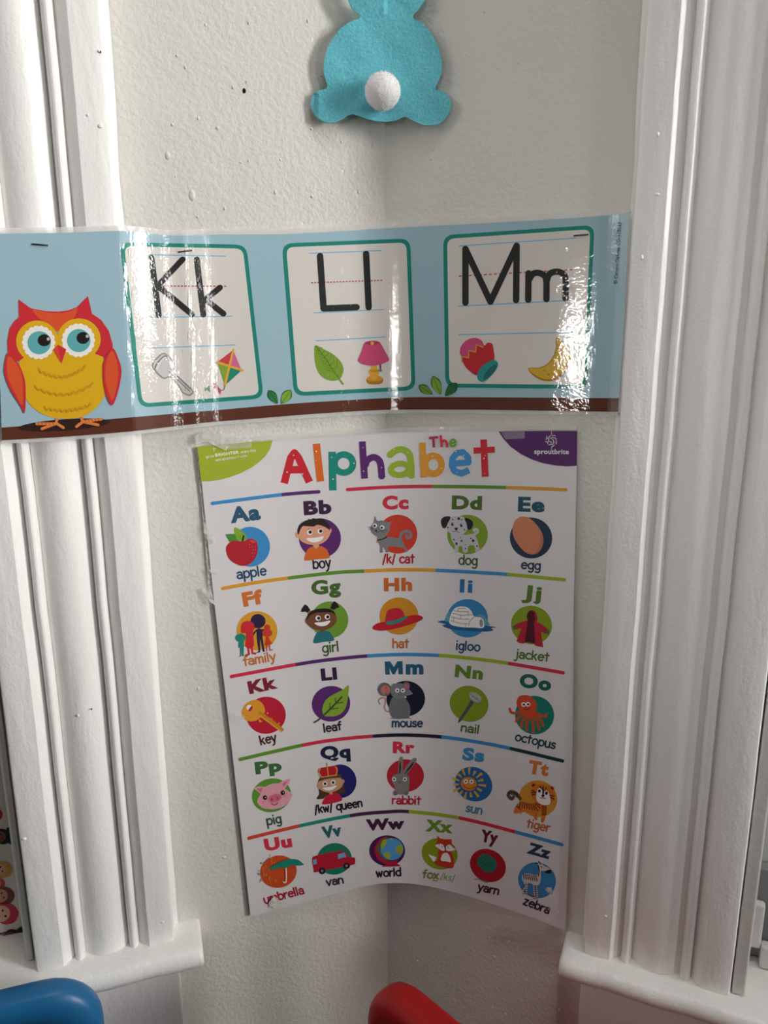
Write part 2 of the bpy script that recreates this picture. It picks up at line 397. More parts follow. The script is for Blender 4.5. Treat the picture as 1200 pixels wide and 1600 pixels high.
# ---- windows: jamb strip, sash, glass
M_SASH = pbsdf('white_sash_paint', '#DAD9D4', .4, .45, bump=[(160, .2, .003)])
M_GLASS = clear_film('window_glass', .08, .02, (.9, .93, .95, 1))
def window(name, sg, s_in, zs, stop_t, gap, sw_):
    w = bpy.data.objects.new(name, None); COL.objects.link(w); w.location = (*wp(sg * .66, -.05), zs); tag(w, kind='structure')
    def bx(nm, a, b, t0, t1, z0, z1, mat=M_SASH):
        bm = bmesh.new(); wall_box(bm, sg * a, sg * b, t0, t1, z0, z1); return bm_obj(nm, bm, mat, w, smooth=False, bevel=.0015 if mat is M_SASH else 0, seg=2)
    bx('jamb', s_in + .0004, s_in + gap - .0004, -.108, stop_t - .010, zs + .0005, 2.08); bx('jamb', 1.03, 1.05, -.1, .012, zs + .0005, 2.08)
    bx('stop_bead', s_in + gap, s_in + gap + sw_, -.03, stop_t, zs + .0005, 2.08)
    bx('stile', s_in + .0065, s_in + .055, -.075, -.045, zs + .001, 2.06); bx('stile', .98, 1.029, -.075, -.045, zs + .001, 2.06)
    bx('rail', s_in + .0555, .9795, -.075, -.045, zs + .001, zs + .07); bx('rail', s_in + .0555, .9795, -.075, -.045, 1.99, 2.06)
    bx('pane', s_in + .0556, .9794, -.062, -.058, zs + .0705, 1.9895, M_GLASS)
    return w
win_l = window('window_1', -1, .3190, ZS_L, .006, .0040, .0052); win_r = window('window_2', 1, .3118, ZS_R, .0165, .0012, .0100)
# small hole left by a screw
sx, sz = on_wall(381.5, 142)
bm = bmesh.new(); bmesh.ops.create_circle(bm, cap_ends=True, segments=14, radius=.0015)
bmesh.ops.scale(bm, vec=(.8, 1.2, 1), verts=bm.verts)
bmesh.ops.rotate(bm, matrix=Matrix.Rotation(math.radians(90), 3, 'X'), verts=bm.verts); bmesh.ops.rotate(bm, matrix=Matrix.Rotation(LA, 3, 'Z'), verts=bm.verts)
bmesh.ops.translate(bm, vec=(*wp(sx, .0003), sz), verts=bm.verts)
o = bm_obj('screw_hole', bm, pbsdf('dark_hole', '#15120f', .9, .1), wall_l, smooth=False); o['label'] = 'dark screw hole'
# scattered paint pimples, drips and chips on plaster and trim
def blobs(name, parent, spots, mat):
    bm = bmesh.new()
    for px, py, t, a, b in spots:
        left = px < 603; s_, z = on_wall(px, py, t); x, y = wp(s_, t)
        g = bmesh.ops.create_icosphere(bm, subdivisions=2, radius=1)['verts']
        for v in g: v.co = Vector((v.co.x * a, v.co.y * .0009, v.co.z * b))
        bmesh.ops.rotate(bm, matrix=Matrix.Rotation(LA if left else -RA, 3, 'Z'), verts=g); bmesh.ops.translate(bm, vec=(x, y, z), verts=g)
    o = bm_obj(name, bm, mat, parent); o['kind'] = 'stuff'; return o
rg = random.Random(11)
sp = [(300, 305, 0, .0025, .004), (262, 243, 0, .002, .003), (430, 300, 0, .001, .002), (340, 200, 0, .0015, .0015), (560, 300, 0, .001, .0015), (310, 1076, 0, .0015, .002), (280, 1160, 0, .0012, .003), (350, 1340, 0, .002, .0015), (288, 1403, 0, .006, .004)]
sp += [(rg.uniform(200, 590), rg.choice([rg.uniform(10, 340), rg.uniform(700, 1500)]), 0, rg.uniform(.0006, .0013), rg.uniform(.0006, .0015)) for _ in range(34)]
sp = [q for q in sp if 215 + q[1] * .08 < q[0]]
blobs('paint_pimples', wall_l, sp, M_WALL)
sp = [(rg.uniform(620, 900), rg.choice([rg.uniform(10, 320), rg.uniform(1400, 1590)]), 0, rg.uniform(.0006, .0012), rg.uniform(.0006, .0014)) for _ in range(24)]
blobs('paint_pimples', wall_r, sp, M_WALL)
blobs('paint_pimples', cas_r, [(1028, 210, .0208, .001, .0016), (1027, 304, .0208, .0016, .001), (1003, 402, .0208, .0009, .0016), (946, 1431, .0208, .0015, .0008)], M_TRIM)
blobs('paint_pimples', cas_l, [(157, 197, .0208, .0018, .0014), (137, 180, .0208, .001, .001), (155, 80, .0208, .001, .001), (122, 1118, .019, .0009, .0012), (254, 1441, .0208, .0015, .001), (38, 1311, .0205, .0017, .0014), (91, 1443, .0205, .0012, .001)], M_TRIM)
blobs('dark_chips', cas_l, [(157, 81, .021, .0005, .0008), (143, 1108, .0195, .0005, .0007)], pbsdf('dark_hole', '#15120f', .9, .1))
# ------------------------------------------------------------------ sheets that carry print
def line_fillet(t, T, n=24):
    a, b, c = wp(-T, t), wp(0, t), wp(T, t)
    pts = [wp(-s, t) for s in (.42, .36, .30, .26, .22, .19) if s > T + .005]
    pts += [tuple((1 - q) ** 2 * a[k] + 2 * q * (1 - q) * b[k] + q * q * c[k] for k in (0, 1)) for q in [i / n for i in range(n + 1)]]
    pts += [wp(s, t) for s in (.19, .22, .26, .30, .36) if s > T + .005]
    return pts
S_POSTER = Sheet(line_fillet(.0035, .10), line_fillet(.0042, .13), 680, 1420)
strip_ctrl = [(-.42, .0275), (-.34, .0262), (-.30, .0252), (-.27, .0246), (-.235, .0242), (-.212, .0240), (-.2045, .0236), (-.199, .0205), (-.190, .0160), (-.178, .0118), (-.168, .0098), (-.160, .0095), (-.152, .0076), (-.140, .0050), (-.12, .0042), (-.09, .0046), (-.065, .0050), (-.045, .0050)]
sp_ = [wp(*q) for q in strip_ctrl]
a, b, c = wp(-.028, .0050), wp(0, .0048), wp(.028, .0046)
sp_ += [tuple((1 - q) ** 2 * a[k] + 2 * q * (1 - q) * b[k] + q * q * c[k] for k in (0, 1)) for q in [i / 8 for i in range(9)]]
sp_ += [wp(*q) for q in [(.045, .0046), (.08, .0048), (.11, .0058), (.132, .0067), (.142, .0066), (.154, .0059), (.166, .0050), (.176, .0049), (.185, .0070), (.1925, .0112), (.20, .016), (.25, .05)]]
S_STRIP = Sheet(spline(sp_, 5))
def coons(top, bot, left, right, nu, nv):
    """grid of photo points between four edge curves (each a list of points)"""
    def at(c, q):
        L = [0]
        for i in range(1, len(c)): L.append(L[-1] + math.dist(c[i - 1], c[i]))
        d = q * L[-1]; i = min(max(bisect_left(L, d), 1), len(c) - 1); u = (d - L[i - 1]) / (L[i] - L[i - 1])
        return [c[i - 1][k] + u * (c[i][k] - c[i - 1][k]) for k in (0, 1)]
    G = []
    for j in range(nv + 1):
        v = j / nv; row = []
        for i in range(nu + 1):
            u = i / nu; T, B, Lf, R = at(top, u), at(bot, u), at(left, v), at(right, v)
            row.append(tuple((1 - v) * T[k] + v * B[k] + (1 - u) * Lf[k] + u * R[k] - ((1 - u) * (1 - v) * top[0][k] + u * (1 - v) * top[-1][k] + (1 - u) * v * bot[0][k] + u * v * bot[-1][k]) for k in (0, 1)))
        G.append(row)
    return G
def sheet_mesh(name, G, S, mat, parent, off=0.0, thick=.0004):
    nv, nu = len(G) - 1, len(G[0]) - 1
    V = [S(*p, off) for r in G for p in r]; n = len(V); V += [S(*p, off - thick) for r in G for p in r]; F = []
    id_ = lambda j, i: j * (nu + 1) + i
    for j in range(nv):
        for i in range(nu):
            q = (id_(j, i), id_(j + 1, i), id_(j + 1, i + 1), id_(j, i + 1)); F.append(q); F.append(tuple(n + k for k in q[::-1]))
    rim = [id_(0, i) for i in range(nu + 1)] + [id_(j, nu) for j in range(1, nv + 1)] + [id_(nv, i) for i in range(nu - 1, -1, -1)] + [id_(j, 0) for j in range(nv - 1, 0, -1)]
    for a_, b_ in zip(rim, rim[1:] + rim[:1]): F.append((a_, b_, n + b_, n + a_))
    return link_mesh(name, V, F, mat, parent)
# ------------------------------------------------------------------ alphabet strip (laminated)
p0 = S_STRIP(500, 640)
strip = thing('alphabet_strip', p0, 'long shiny laminated classroom strip with an owl and letter cards Kk, Ll and Mm', 'wall strip')
T_ = spline([(-6, 365), (90, 364), (180, 361), (225, 364), (268, 368), (350, 366.5), (440, 366), (520, 362), (602, 357), (700, 352), (800, 346.5), (900, 340.5), (983, 334)], 6)
B_ = spline([(3, 688), (100, 682.5), (205, 674), (265, 667), (330, 659.5), (400, 654), (500, 646), (602, 640.5), (700, 640), (800, 641), (900, 642.5), (966, 643.5)], 6)
L_ = [(-6, 365), (-3, 500), (3, 688)]; R_ = [(983, 334), (975, 500), (966, 643.5)]
SKY = '#A2C1CE'
G = coons(T_, B_, L_, R_, 190, 50)
o = sheet_mesh('printed_sheet', G, S_STRIP, [gloss_ink(SKY)], strip)
# clear laminate edge all round
def band(c0, d): return [(x + dx * d, y + dy * d) for (x, y), (dx, dy) in c0]
To = [(x, y - 9) for x, y in T_]; Bo = [(x, y + 5.5) for x, y in B_]
M_FILM = clear_film('clear_laminate', .30, .08)
sheet_mesh('laminate_border', coons(To, T_, [To[0], T_[0]], [To[-1], T_[-1]], 150, 3), S_STRIP, M_FILM, strip, .0001, .0003)
sheet_mesh('laminate_border', coons(B_, Bo, [B_[0], Bo[0]], [B_[-1], Bo[-1]], 150, 2), S_STRIP, M_FILM, strip, .0001, .0003)
Ro = [(993, 325.5), (985, 500), (969.5, 649)]
sheet_mesh('laminate_border', coons([(983, 334), Ro[0]], [(966, 643.5), (969.5, 645)], R_, [(993, 328), (984, 500), (969.5, 645)], 4, 60), S_STRIP, M_FILM, strip, .0001, .0003)
BT = spline([(2.5, 668), (100, 661), (205, 652), (330, 641.5), (440, 632), (520, 626.5), (602, 622), (650, 620.5), (700, 620.5), (800, 621), (900, 621.8), (967, 622)], 6)
Art().p('#5E3122', BT + B_[::-1]).e('#35201A', 100, 664, 72, 9, -4).build('brown_branch', S_STRIP, strip, gloss_ink, .0001, step=5, label='brown branch printed along the bottom')
def quad_round(c, r, inset=0.0):
    cx = sum(p[0] for p in c) / 4; cy = sum(p[1] for p in c) / 4; q = []
    for i, (x, y) in enumerate(c):
        pv, nx = c[i - 1], c[(i + 1) % 4]
        def un(a, b): L = math.dist(a, b); return ((b[0] - a[0]) / L, (b[1] - a[1]) / L)
        u1, u2 = un((x, y), pv), un((x, y), nx); q.append((x + (u1[0] + u2[0]) * inset, y + (u1[1] + u2[1]) * inset, u1, u2))
    out = []
    for x, y, u1, u2 in q:
        a = (x + u1[0] * r, y + u1[1] * r); b = (x + u2[0] * r, y + u2[1] * r)
        out += [tuple((1 - t) ** 2 * a[k] + 2 * t * (1 - t) * (x, y)[k] + t * t * b[k] for k in (0, 1)) for t in [i / 6 for i in range(7)]]
    return out
def dashes(a, b, n, f=.6): return [[(a[0] + (b[0] - a[0]) * i / n, a[1] + (b[1] - a[1]) * i / n), (a[0] + (b[0] - a[0]) * (i + f) / n, a[1] + (b[1] - a[1]) * (i + f) / n)] for i in range(n)]
TEAL, CREAM, LBLUE, BLACK = '#1C8779', '#DDD7D0', '#78B7DC', '#262827'
def card(corners, rules, dash, label, z=(0, 0, 1)):
    A = Art().p(TEAL, quad_round(corners, 17)).p(CREAM, quad_round(corners, 12, 6.2))
    B = Art(*z)
    for r in rules: B.s(LBLUE, 1.6 / z[2], list(r))
    B.sh and A.sh.extend(B.sh)
    D = Art(*z).s('#C4465E', 1.9 / z[2], *dashes(dash[0], dash[1], 23), cap='butt'); A.sh.extend(D.sh)
    return A.build('letter_card', S_STRIP, strip, gloss_ink, .00018, .00003, label, 5)
Z1, Z2 = (0, 320, 1 / 2.7273), (400, 320, .5)
cK = card([(187, 378.5), (385, 382.5), (412, 622.5), (217, 637)], [((605, 212), (960, 219)), ((637, 480), (988, 475)), ((653, 610), (1003, 597))], ((618, 346), (970, 347)), 'letter card with Kk, a key and a kite', Z1)
cL = card([(440.5, 380.5), (641, 372.5), (649.5, 609.5), (459.5, 619)], [((166, 152), (392, 143)), ((180, 338), (400, 327)), ((188, 425), (405, 413))], ((172, 244), (398, 236)), 'letter card with Ll, a leaf and a lamp', Z2)
cM = card([(692.5, 367.5), (929, 351.5), (917.5, 607.5), (696, 605.5)], [((634, 129), (1000, 104)), ((634, 317), (992, 298)), ((634, 406), (990, 398))], ((634, 223), (995, 202)), 'letter card with Mm, a mitten and a moon', Z2)
LB = .0004
def gl(*a): return Art(*a)
gl(*Z1).s(BLACK, 25, [(645, 225), (676, 470)], [(778, 233), (672, 345), (818, 467)], [(838, 233), (866, 468)], [(937, 353), (866, 412)], [(876, 404), (952, 464)], smooth=False).build('letter_pair', S_STRIP, cK, gloss_ink, LB, label='black letters Kk', step=5)
gl(*Z2).s(BLACK, 20, [(200, 160), (211, 324), (314, 320)], [(344, 153), (352, 320)], smooth=False).build('letter_pair', S_STRIP, cL, gloss_ink, LB, label='black letters Ll', step=5)
gl(*Z2).s(BLACK, 20, [(655, 306), (655, 138), (733, 303), (815, 128), (813, 298)], [(851, 297), (852, 214)], spline([(853, 235), (866, 216), (884, 213), (902, 222), (908, 240), (908, 295)]), spline([(908, 240), (918, 216), (940, 209), (960, 216), (968, 238), (967, 292)]), smooth=False).build('letter_pair', S_STRIP, cM, gloss_ink, LB, label='black letters Mm', step=5)
zk = (220, 520, .15)
A = gl(*zk).c('#8E8E8C', [(115, 360), (130, 300), (175, 245), (235, 208), (290, 240), (350, 310), (350, 385), (330, 395), (535, 590), (530, 645), (490, 655), (435, 625), (405, 580), (355, 515), (300, 465), (240, 480), (180, 440)])
A.c('#C9C8C5', [(128, 358), (145, 305), (185, 258), (236, 222), (285, 250), (338, 318), (336, 375), (310, 385), (520, 590), (518, 630), (490, 640), (440, 615), (420, 580), (365, 505), (305, 452), (240, 465), (190, 425)])
A.c('#6E6E6C', [(140, 365), (165, 310), (235, 240), (275, 250), (225, 300), (170, 390)]).c(CREAM, [(153, 372), (178, 318), (238, 252), (266, 258), (222, 300), (172, 388)])
A.s('#77777A', 9, [(292, 405), (510, 608)]).s('#77777A', 6, [(320, 402), (522, 590)])
A.build('picture', S_STRIP, cK, gloss_ink, LB, .00003, 'grey door key', 5)
A = gl(*zk).p('#CF3F4C', [(962, 180), (795, 305), (925, 350)]).p('#D8679B', [(962, 180), (925, 350), (1050, 390)]).p('#84A83A', [(800, 310), (925, 350), (875, 545)]).p('#1E8A72', [(925, 350), (1050, 390), (880, 545)])
A.s('#E5A93C', 24, [(963, 178), (875, 545)], [(792, 305), (1058, 390)], smooth=False)
A.s('#6b7a86', 9, [(878, 550), (862, 590), (835, 600)]).s('#8FA5B8', 4, [(835, 600), (780, 545), (700, 570), (680, 590)])
A.p('#C84A5F', [(835, 590), (800, 565), (805, 600)], [(835, 590), (830, 640), (805, 605)]).p('#D8679B', [(770, 545), (745, 520), (790, 520)], [(770, 545), (750, 580), (790, 570)]).p('#6EA05A', [(690, 585), (665, 565), (672, 610)], [(690, 585), (710, 545), (722, 620)])
A.build('picture', S_STRIP, cK, gloss_ink, LB, .00003, 'four-coloured kite with a bow tail', 5)
zl = (470, 510, 1 / 7.06)
A = gl(*zl).c('#7FA12E', [(160, 210), (260, 255), (360, 310), (440, 390), (470, 470), (460, 530), (425, 580), (350, 600), (260, 575), (190, 500), (158, 400), (150, 300)])
A.s('#4E7A22', 9, [(162, 215), (270, 350), (340, 460), (430, 585)]).s('#4E7A22', 5, *[[(162 + 30 * i, 215 + 42 * i), (170 + 30 * i - 5, 235 + 40 * i), (150 + 16 * i, 225 + 34 * i)] for i in range(1, 8)], *[[(162 + 30 * i, 215 + 42 * i), (190 + 34 * i, 190 + 42 * i), (200 + 33 * i, 215 + 22 * i)] for i in range(1, 7)])
A.s('#8E9E3A', 20, [(430, 590), (465, 635)]).build('picture', S_STRIP, cL, gloss_ink, LB, .00003, 'green leaf', 5)
A = gl(*zl).c('#B37A22', [(725, 580), (780, 545), (850, 545), (905, 575), (905, 610), (870, 635), (760, 637), (725, 610)]).e('#D79A34', 815, 575, 88, 32).c('#E3A93B', [(755, 480), (865, 480), (860, 530), (830, 580), (795, 580), (765, 540)]).e('#C98C2C', 810, 486, 56, 18).p('#E3A93B', [(780, 425), (838, 420), (840, 480), (778, 480)])
A.s('#9E2F55', 20, [(878, 410), (878, 465)]).e('#5B97A8', 880, 484, 18)
A.c('#CC4D77', [(705, 180), (790, 158), (870, 175), (925, 265), (975, 360), (960, 385), (880, 420), (780, 432), (680, 415), (632, 385), (630, 365), (670, 270)]).e('#A93A66', 787, 182, 82, 23, -2).e('#E0A33C', 787, 186, 20)
A.build('picture', S_STRIP, cL, gloss_ink, LB, .00003, 'table lamp with a pink shade', 5)
zm = (700, 500, 1 / 4.138)
A = gl(*zm).c('#C32A35', [(80, 190), (110, 140), (165, 116), (215, 130), (236, 165), (255, 148), (285, 152), (295, 190), (298, 260), (240, 320), (190, 358), (140, 330), (100, 280)])
A.p('#CE4E80', [(76, 215), (80, 180), (110, 138), (165, 116), (210, 128), (232, 160), (225, 175), (185, 160), (180, 208), (136, 195), (135, 245), (90, 235)]).s('#DB9A2E', 7, [(92, 272), (90, 235), (135, 245), (136, 197), (180, 208), (185, 160), (228, 175)], smooth=False)
A.c('#2E8F8C', [(190, 350), (220, 300), (290, 258), (322, 275), (318, 310), (270, 370), (225, 400), (195, 385)]).c('#1F6A6B', [(232, 385), (240, 345), (290, 295), (315, 295), (305, 330), (262, 370)])
A.build('picture', S_STRIP, cM, gloss_ink, LB, .00003, 'red mitten with a teal cuff', 5)
A = gl(*zm).c('#A97A1E', [(518, 312), (600, 305), (660, 265), (695, 195), (700, 120), (730, 128), (785, 180), (798, 245), (760, 335), (700, 385), (630, 395), (560, 365)]).c('#D9AC35', [(522, 314), (602, 310), (664, 270), (702, 195), (706, 125), (735, 140), (775, 190), (786, 245), (750, 325), (695, 372), (630, 382), (568, 358)])
A.e('#B98A26', 650, 352, 9).e('#B98A26', 700, 345, 12).e('#B98A26', 625, 325, 6)
A.build('picture', S_STRIP, cM, gloss_ink, LB, .00003, 'golden crescent moon', 5)
# owl
zo = (0, 450, 1 / 6.0); RED, ORG, YEL = '#CF3038', '#E0572E', '#E3B11C'
A = gl(*zo).c(YEL, [(200, 660), (300, 600), (560, 560), (900, 600), (970, 660), (1010, 800), (1000, 960), (930, 1090), (800, 1195), (640, 1225), (460, 1205), (320, 1130), (230, 1010), (180, 850), (180, 720)])
A.p(RED, [(175, 108), (290, 190), (420, 215), (540, 222), (640, 210), (720, 180), (825, 75), (862, 240), (950, 300), (1020, 400), (1055, 520), (1060, 600), (1000, 660), (900, 620), (540, 400), (215, 660), (170, 690), (75, 610), (68, 500), (90, 380), (135, 310), (178, 275)])
A.c(ORG, [(310, 205), (420, 225), (540, 235), (640, 225), (722, 190), (690, 285), (600, 340), (540, 405), (470, 340), (375, 290)])
A.e(YEL, 350, 500, 198, 195, 0).e(YEL, 740, 480, 204, 195, 0)
A.p('#F3EFEA', *([ell(363, 510, 132, 134)] + [ell(363 + 128 * math.cos(i * math.pi / 9), 510 + 130 * math.sin(i * math.pi / 9), 30, 30, n=12) for i in range(18)]))
A.p('#F3EFEA', *([ell(735, 490, 132, 134)] + [ell(735 + 128 * math.cos(i * math.pi / 9), 490 + 130 * math.sin(i * math.pi / 9), 30, 30, n=12) for i in range(18)]))
A.e('#62AFB4', 368, 513, 110, 108).e('#62AFB4', 738, 493, 110, 108).e('#231C1C', 415, 490, 61, 56).e('#231C1C', 778, 468, 60, 56).e('#C9C2BE', 453, 478, 15, 16).e('#C9C2BE', 818, 452, 14, 16)
A.p('#D2303C', [(545, 532), (622, 575), (578, 706), (498, 575)]).p('#E0482F', [(545, 532), (498, 575), (578, 706), (552, 600)])
for y, x0, x1, dip in ((745, 365, 800, 80), (905, 330, 870, 85), (1100, 420, 850, 40)):
    n = 18; A.s('#D29C18', 15, [(x0 + (x1 - x0) * i / n, y - (30 * i / n if y < 1000 else 30 * i / n) + 22 + dip * (1 - (2 * i / n - 1) ** 2) + (11 if i % 2 else -11)) for i in range(n + 1)])
A.c(RED, [(72, 610), (140, 660), (200, 760), (240, 900), (235, 1165), (190, 1100), (100, 960), (50, 830), (40, 740)]).c(ORG, [(80, 640), (150, 700), (200, 800), (215, 900), (212, 1095), (150, 1000), (90, 880), (65, 760)])
A.c(RED, [(1055, 565), (1110, 660), (1140, 780), (1110, 960), (1052, 1098), (990, 990), (965, 830), (975, 680)]).c(ORG, [(1050, 590), (1090, 670), (1110, 790), (1095, 920), (1052, 1050), (1005, 930), (985, 810), (1000, 680)])
A.s('#E38444', 27, [(535, 1235), (525, 1270), (345, 1272)], [(530, 1268), (395, 1318)], [(530, 1268), (595, 1308)], [(765, 1220), (775, 1252), (950, 1228)], [(775, 1255), (718, 1298)], [(775, 1252), (920, 1282)], smooth=False)
A.s('#C95A2E', 8, *[[(360 + 34 * i, 1262), (366 + 34 * i, 1284)] for i in range(5)], *[[(800 + 30 * i, 1236 - 4 * i), (806 + 30 * i, 1258 - 4 * i)] for i in range(5)], smooth=False)
A.build('owl_picture', S_STRIP, strip, gloss_ink, .0003, .000025, 'red and yellow cartoon owl with big blue eyes', 5)
# leaf sprigs
zs_ = (410, 590, .2667)
def leaf2(A, col, edge, a, b, w):
    mx, my = (a[0] + b[0]) / 2, (a[1] + b[1]) / 2; L = math.dist(a, b); nx, ny = -(b[1] - a[1]) / L * w, (b[0] - a[0]) / L * w
    A.c(edge, [a, (mx + nx * 1.1 + (a[0] - mx) * .2, my + ny * 1.1 + (a[1] - my) * .2), b, (mx - nx * 1.1 + (a[0] - mx) * .2, my - ny * 1.1 + (a[1] - my) * .2)]); A.c(col, [(a[0] * .96 + b[0] * .04, a[1] * .96 + b[1] * .04), (mx + nx * .92, my + ny * .92), (b[0] * .96 + a[0] * .04, b[1] * .96 + a[1] * .04), (mx - nx * .92, my - ny * .92)])
    A.s(edge, 3, [a, b]); return A
A = gl(*zs_); leaf2(A, '#2F7A45', '#1d5a30', (36, 75), (88, 152), 24); leaf2(A, '#7FB03C', '#3F6B1E', (165, 72), (112, 152), 26); A.build('leaf_sprig', S_STRIP, strip, gloss_ink, .0003, label='two-leaf sprig', step=5)
A = gl(*zs_); leaf2(A, '#6E9138', '#3F5B1E', (918, 45), (998, 98), 24); leaf2(A, '#7FA838', '#3F6B1E', (1000, -8), (1045, 98), 27); leaf2(A, '#2B6B3A', '#174a26', (1140, 32), (1073, 106), 26); A.build('leaf_sprig', S_STRIP, strip, gloss_ink, .0005, label='three-leaf sprig', step=5)
A = Art(); type_set(A, '#2a3433', '© Carson-Dellosa CD-110263', (964.5, 444), (971, 347.5), 5.6, .012); A.build('printed_credit', S_STRIP, strip, gloss_ink, .0003, label='small black credit line', step=5)
# ------------------------------------------------------------------ alphabet poster
poster = thing('alphabet_poster', S_POSTER(600, 1400), 'white paper poster titled The Alphabet with pictures for every letter, curved across the corner', 'poster')
PT = spline([(308, 698), (351, 694), (427, 687), (500, 682), (567, 678), (602, 676), (733, 672.5), (830, 672), (901.5, 672)], 6)
PB = spline([(391.5, 1432), (450, 1417), (500, 1403), (540, 1392), (580, 1383), (605, 1380), (640, 1380.5), (680, 1387), (733, 1401), (813, 1427), (883, 1454)], 6)
PL = spline([(308, 698), (315, 752), (324, 840), (336, 950), (360, 1150), (391.5, 1432)], 6)
PR = spline([(901.5, 672), (901, 735), (899, 830), (896.5, 950), (895, 1150), (889, 1310), (883, 1454)], 6)
sheet_mesh('paper_sheet', coons(PT, PB, PL, PR, 74, 60), S_POSTER, pbsdf('white_poster_paper', '#DEDADB', .42, .35, bump=[(18, .25, .006)]), poster)
R_, O_, YO, G_, LI, TE, BL, PU, DP, NV, DB, CR = '#C2202F', '#D9692A', '#DB9A30', '#63902E', '#9AB22A', '#1F8C7A', '#3D8CC6', '#5C2A6C', '#3D2140', '#1D2A4A', '#2A5673', '#D2314A'
WH, BK, GR, SK = '#F3EFEE', '#1F1D20', '#7F8083', '#E2A183'
# corner badges
A = Art(300, 670, .13333).p('#A3B22E', [(62, 210), (350, 182), (640, 154), (945, 128), (915, 235), (860, 320), (780, 395), (690, 458), (570, 520), (450, 565), (330, 596), (210, 615), (106, 616), (85, 420)])
type_set(A, '#EEF0DC', 'BRIGHTER', (336.5, 713.5), (373.5, 708.5), 5.0, .03)
for t, a, b in (('grow', (322, 715.5), (334.5, 713.8)), ('every', (376.5, 708.2), (389, 706.5)), ('day', (391, 706), (400, 704.8)), ('www.sprouts', (337, 720.5), (362, 717)), ('.com', (375, 715), (386, 713.5)), ('brit', (363, 717), (374, 715.3))): lettering(A, '#DDE3BE', t, a, b, 2.6, .8)
A.s('#DDE3BE', 8, [(255, 215), (258, 262)], [(240, 232), (258, 240), (280, 228)])
A.build('corner_badge', S_POSTER, poster, label='green printed corner badge with small white writing')
A = Art(770, 660, .125).p('#552163', [(72, 112), (480, 100), (850, 98), (1054, 97), (1050, 542), (920, 550), (780, 538), (620, 508), (480, 460), (350, 395), (220, 300), (130, 200)])
for i in range(13):
    a = i * 2.4; r = 74 * math.sqrt((i + .6) / 13); x, y = 735 + r * math.cos(a), 228 + r * math.sin(a)
    A.s('#C9BFC6', 12, [(x - 20 * math.cos(a + 1.2), y - 20 * math.sin(a + 1.2)), (x + 6, y - 6), (x + 20 * math.cos(a + 1.2), y + 20 * math.sin(a + 1.2))])
A.s('#C9BFC6', 9, [(738, 300), (735, 345)], [(735, 110), (738, 150)])
type_set(A, '#DCD6DA', 'sproutbrite', (835, 709), (889, 709.5), 8.2, .035)
A.build('corner_badge', S_POSTER, poster, label='purple printed corner badge with a round tree logo')
# title
z = (420, 665, 1 / 3.243); A = Art(*z)
A.s('#CB2430', 38, [(78, 292), (112, 162), (130, 138), (150, 162), (206, 286)], [(105, 224), (182, 222)], smooth=False, cap='butt')
A.s('#DC6A22', 37, [(241, 92), (262, 283)], cap='butt').s('#1E8C7E', 37, [(321, 132), (325, 328)], cap='butt').s('#1E8C7E', 33, ell(380, 192, 47, 46, 0, 0, 360, 30), closed=True, smooth=False)
A.s('#5C2A70', 34, [(474, 80), (486, 268)], [(490, 200), (500, 175), (530, 160), (556, 172), (568, 200), (573, 263)], cap='butt')
A.s('#9AB62E', 33, [(612, 150), (640, 128), (672, 120), (704, 134), (718, 165), (724, 264)], cap='butt').s('#9AB62E', 29, ell(665, 221, 45, 29, -5, 0, 360, 30), closed=True, smooth=False)
A.s('#E09A2C', 33, [(778, 86), (786, 262)], cap='butt').s('#E09A2C', 33, ell(834, 198, 42, 46, 0, 0, 360, 30), closed=True, smooth=False)
A.s('#3D90D0', 32, [(930, 192), (1012, 186), (1010, 160), (985, 135), (955, 138), (932, 165), (928, 200), (942, 230), (975, 242), (1015, 225)], smooth=False, cap='butt').e('#3D90D0', 1012, 172, 15, 15)
A.s('#CE2832', 34, [(1089, 70), (1097, 258)], cap='butt').s('#CE2832', 31, [(1038, 127), (1146, 121)], cap='butt')
rg = random.Random(5)
for x, y in [(125, 150), (130, 178), (92, 235), (170, 245), (140, 195), (240, 130), (238, 175), (318, 160), (398, 128), (432, 190), (325, 270), (478, 110), (480, 230), (572, 212), (635, 120), (705, 135), (640, 255), (714, 240), (780, 140), (830, 155), (875, 215), (790, 235), (950, 130), (1005, 130), (990, 150), (955, 235), (1098, 150), (1092, 165), (1096, 240)]: A.e('#E9D9D6', x, y, rg.uniform(2, 4.2))
A.s('#A62A44', 13, [(812, 62), (860, 58)], [(834, 62), (838, 110)], cap='butt').s(CR, 13, [(872, 48), (878, 108)], [(878, 85), (890, 74), (902, 84), (905, 106)], cap='butt').s('#6FA23A', 11, [(922, 88), (947, 84), (940, 70), (926, 74), (921, 92), (932, 103), (948, 96)])
A.build('poster_title', S_POSTER, poster, label='title The Alphabet in coloured hand-cut letters', d=.00003)
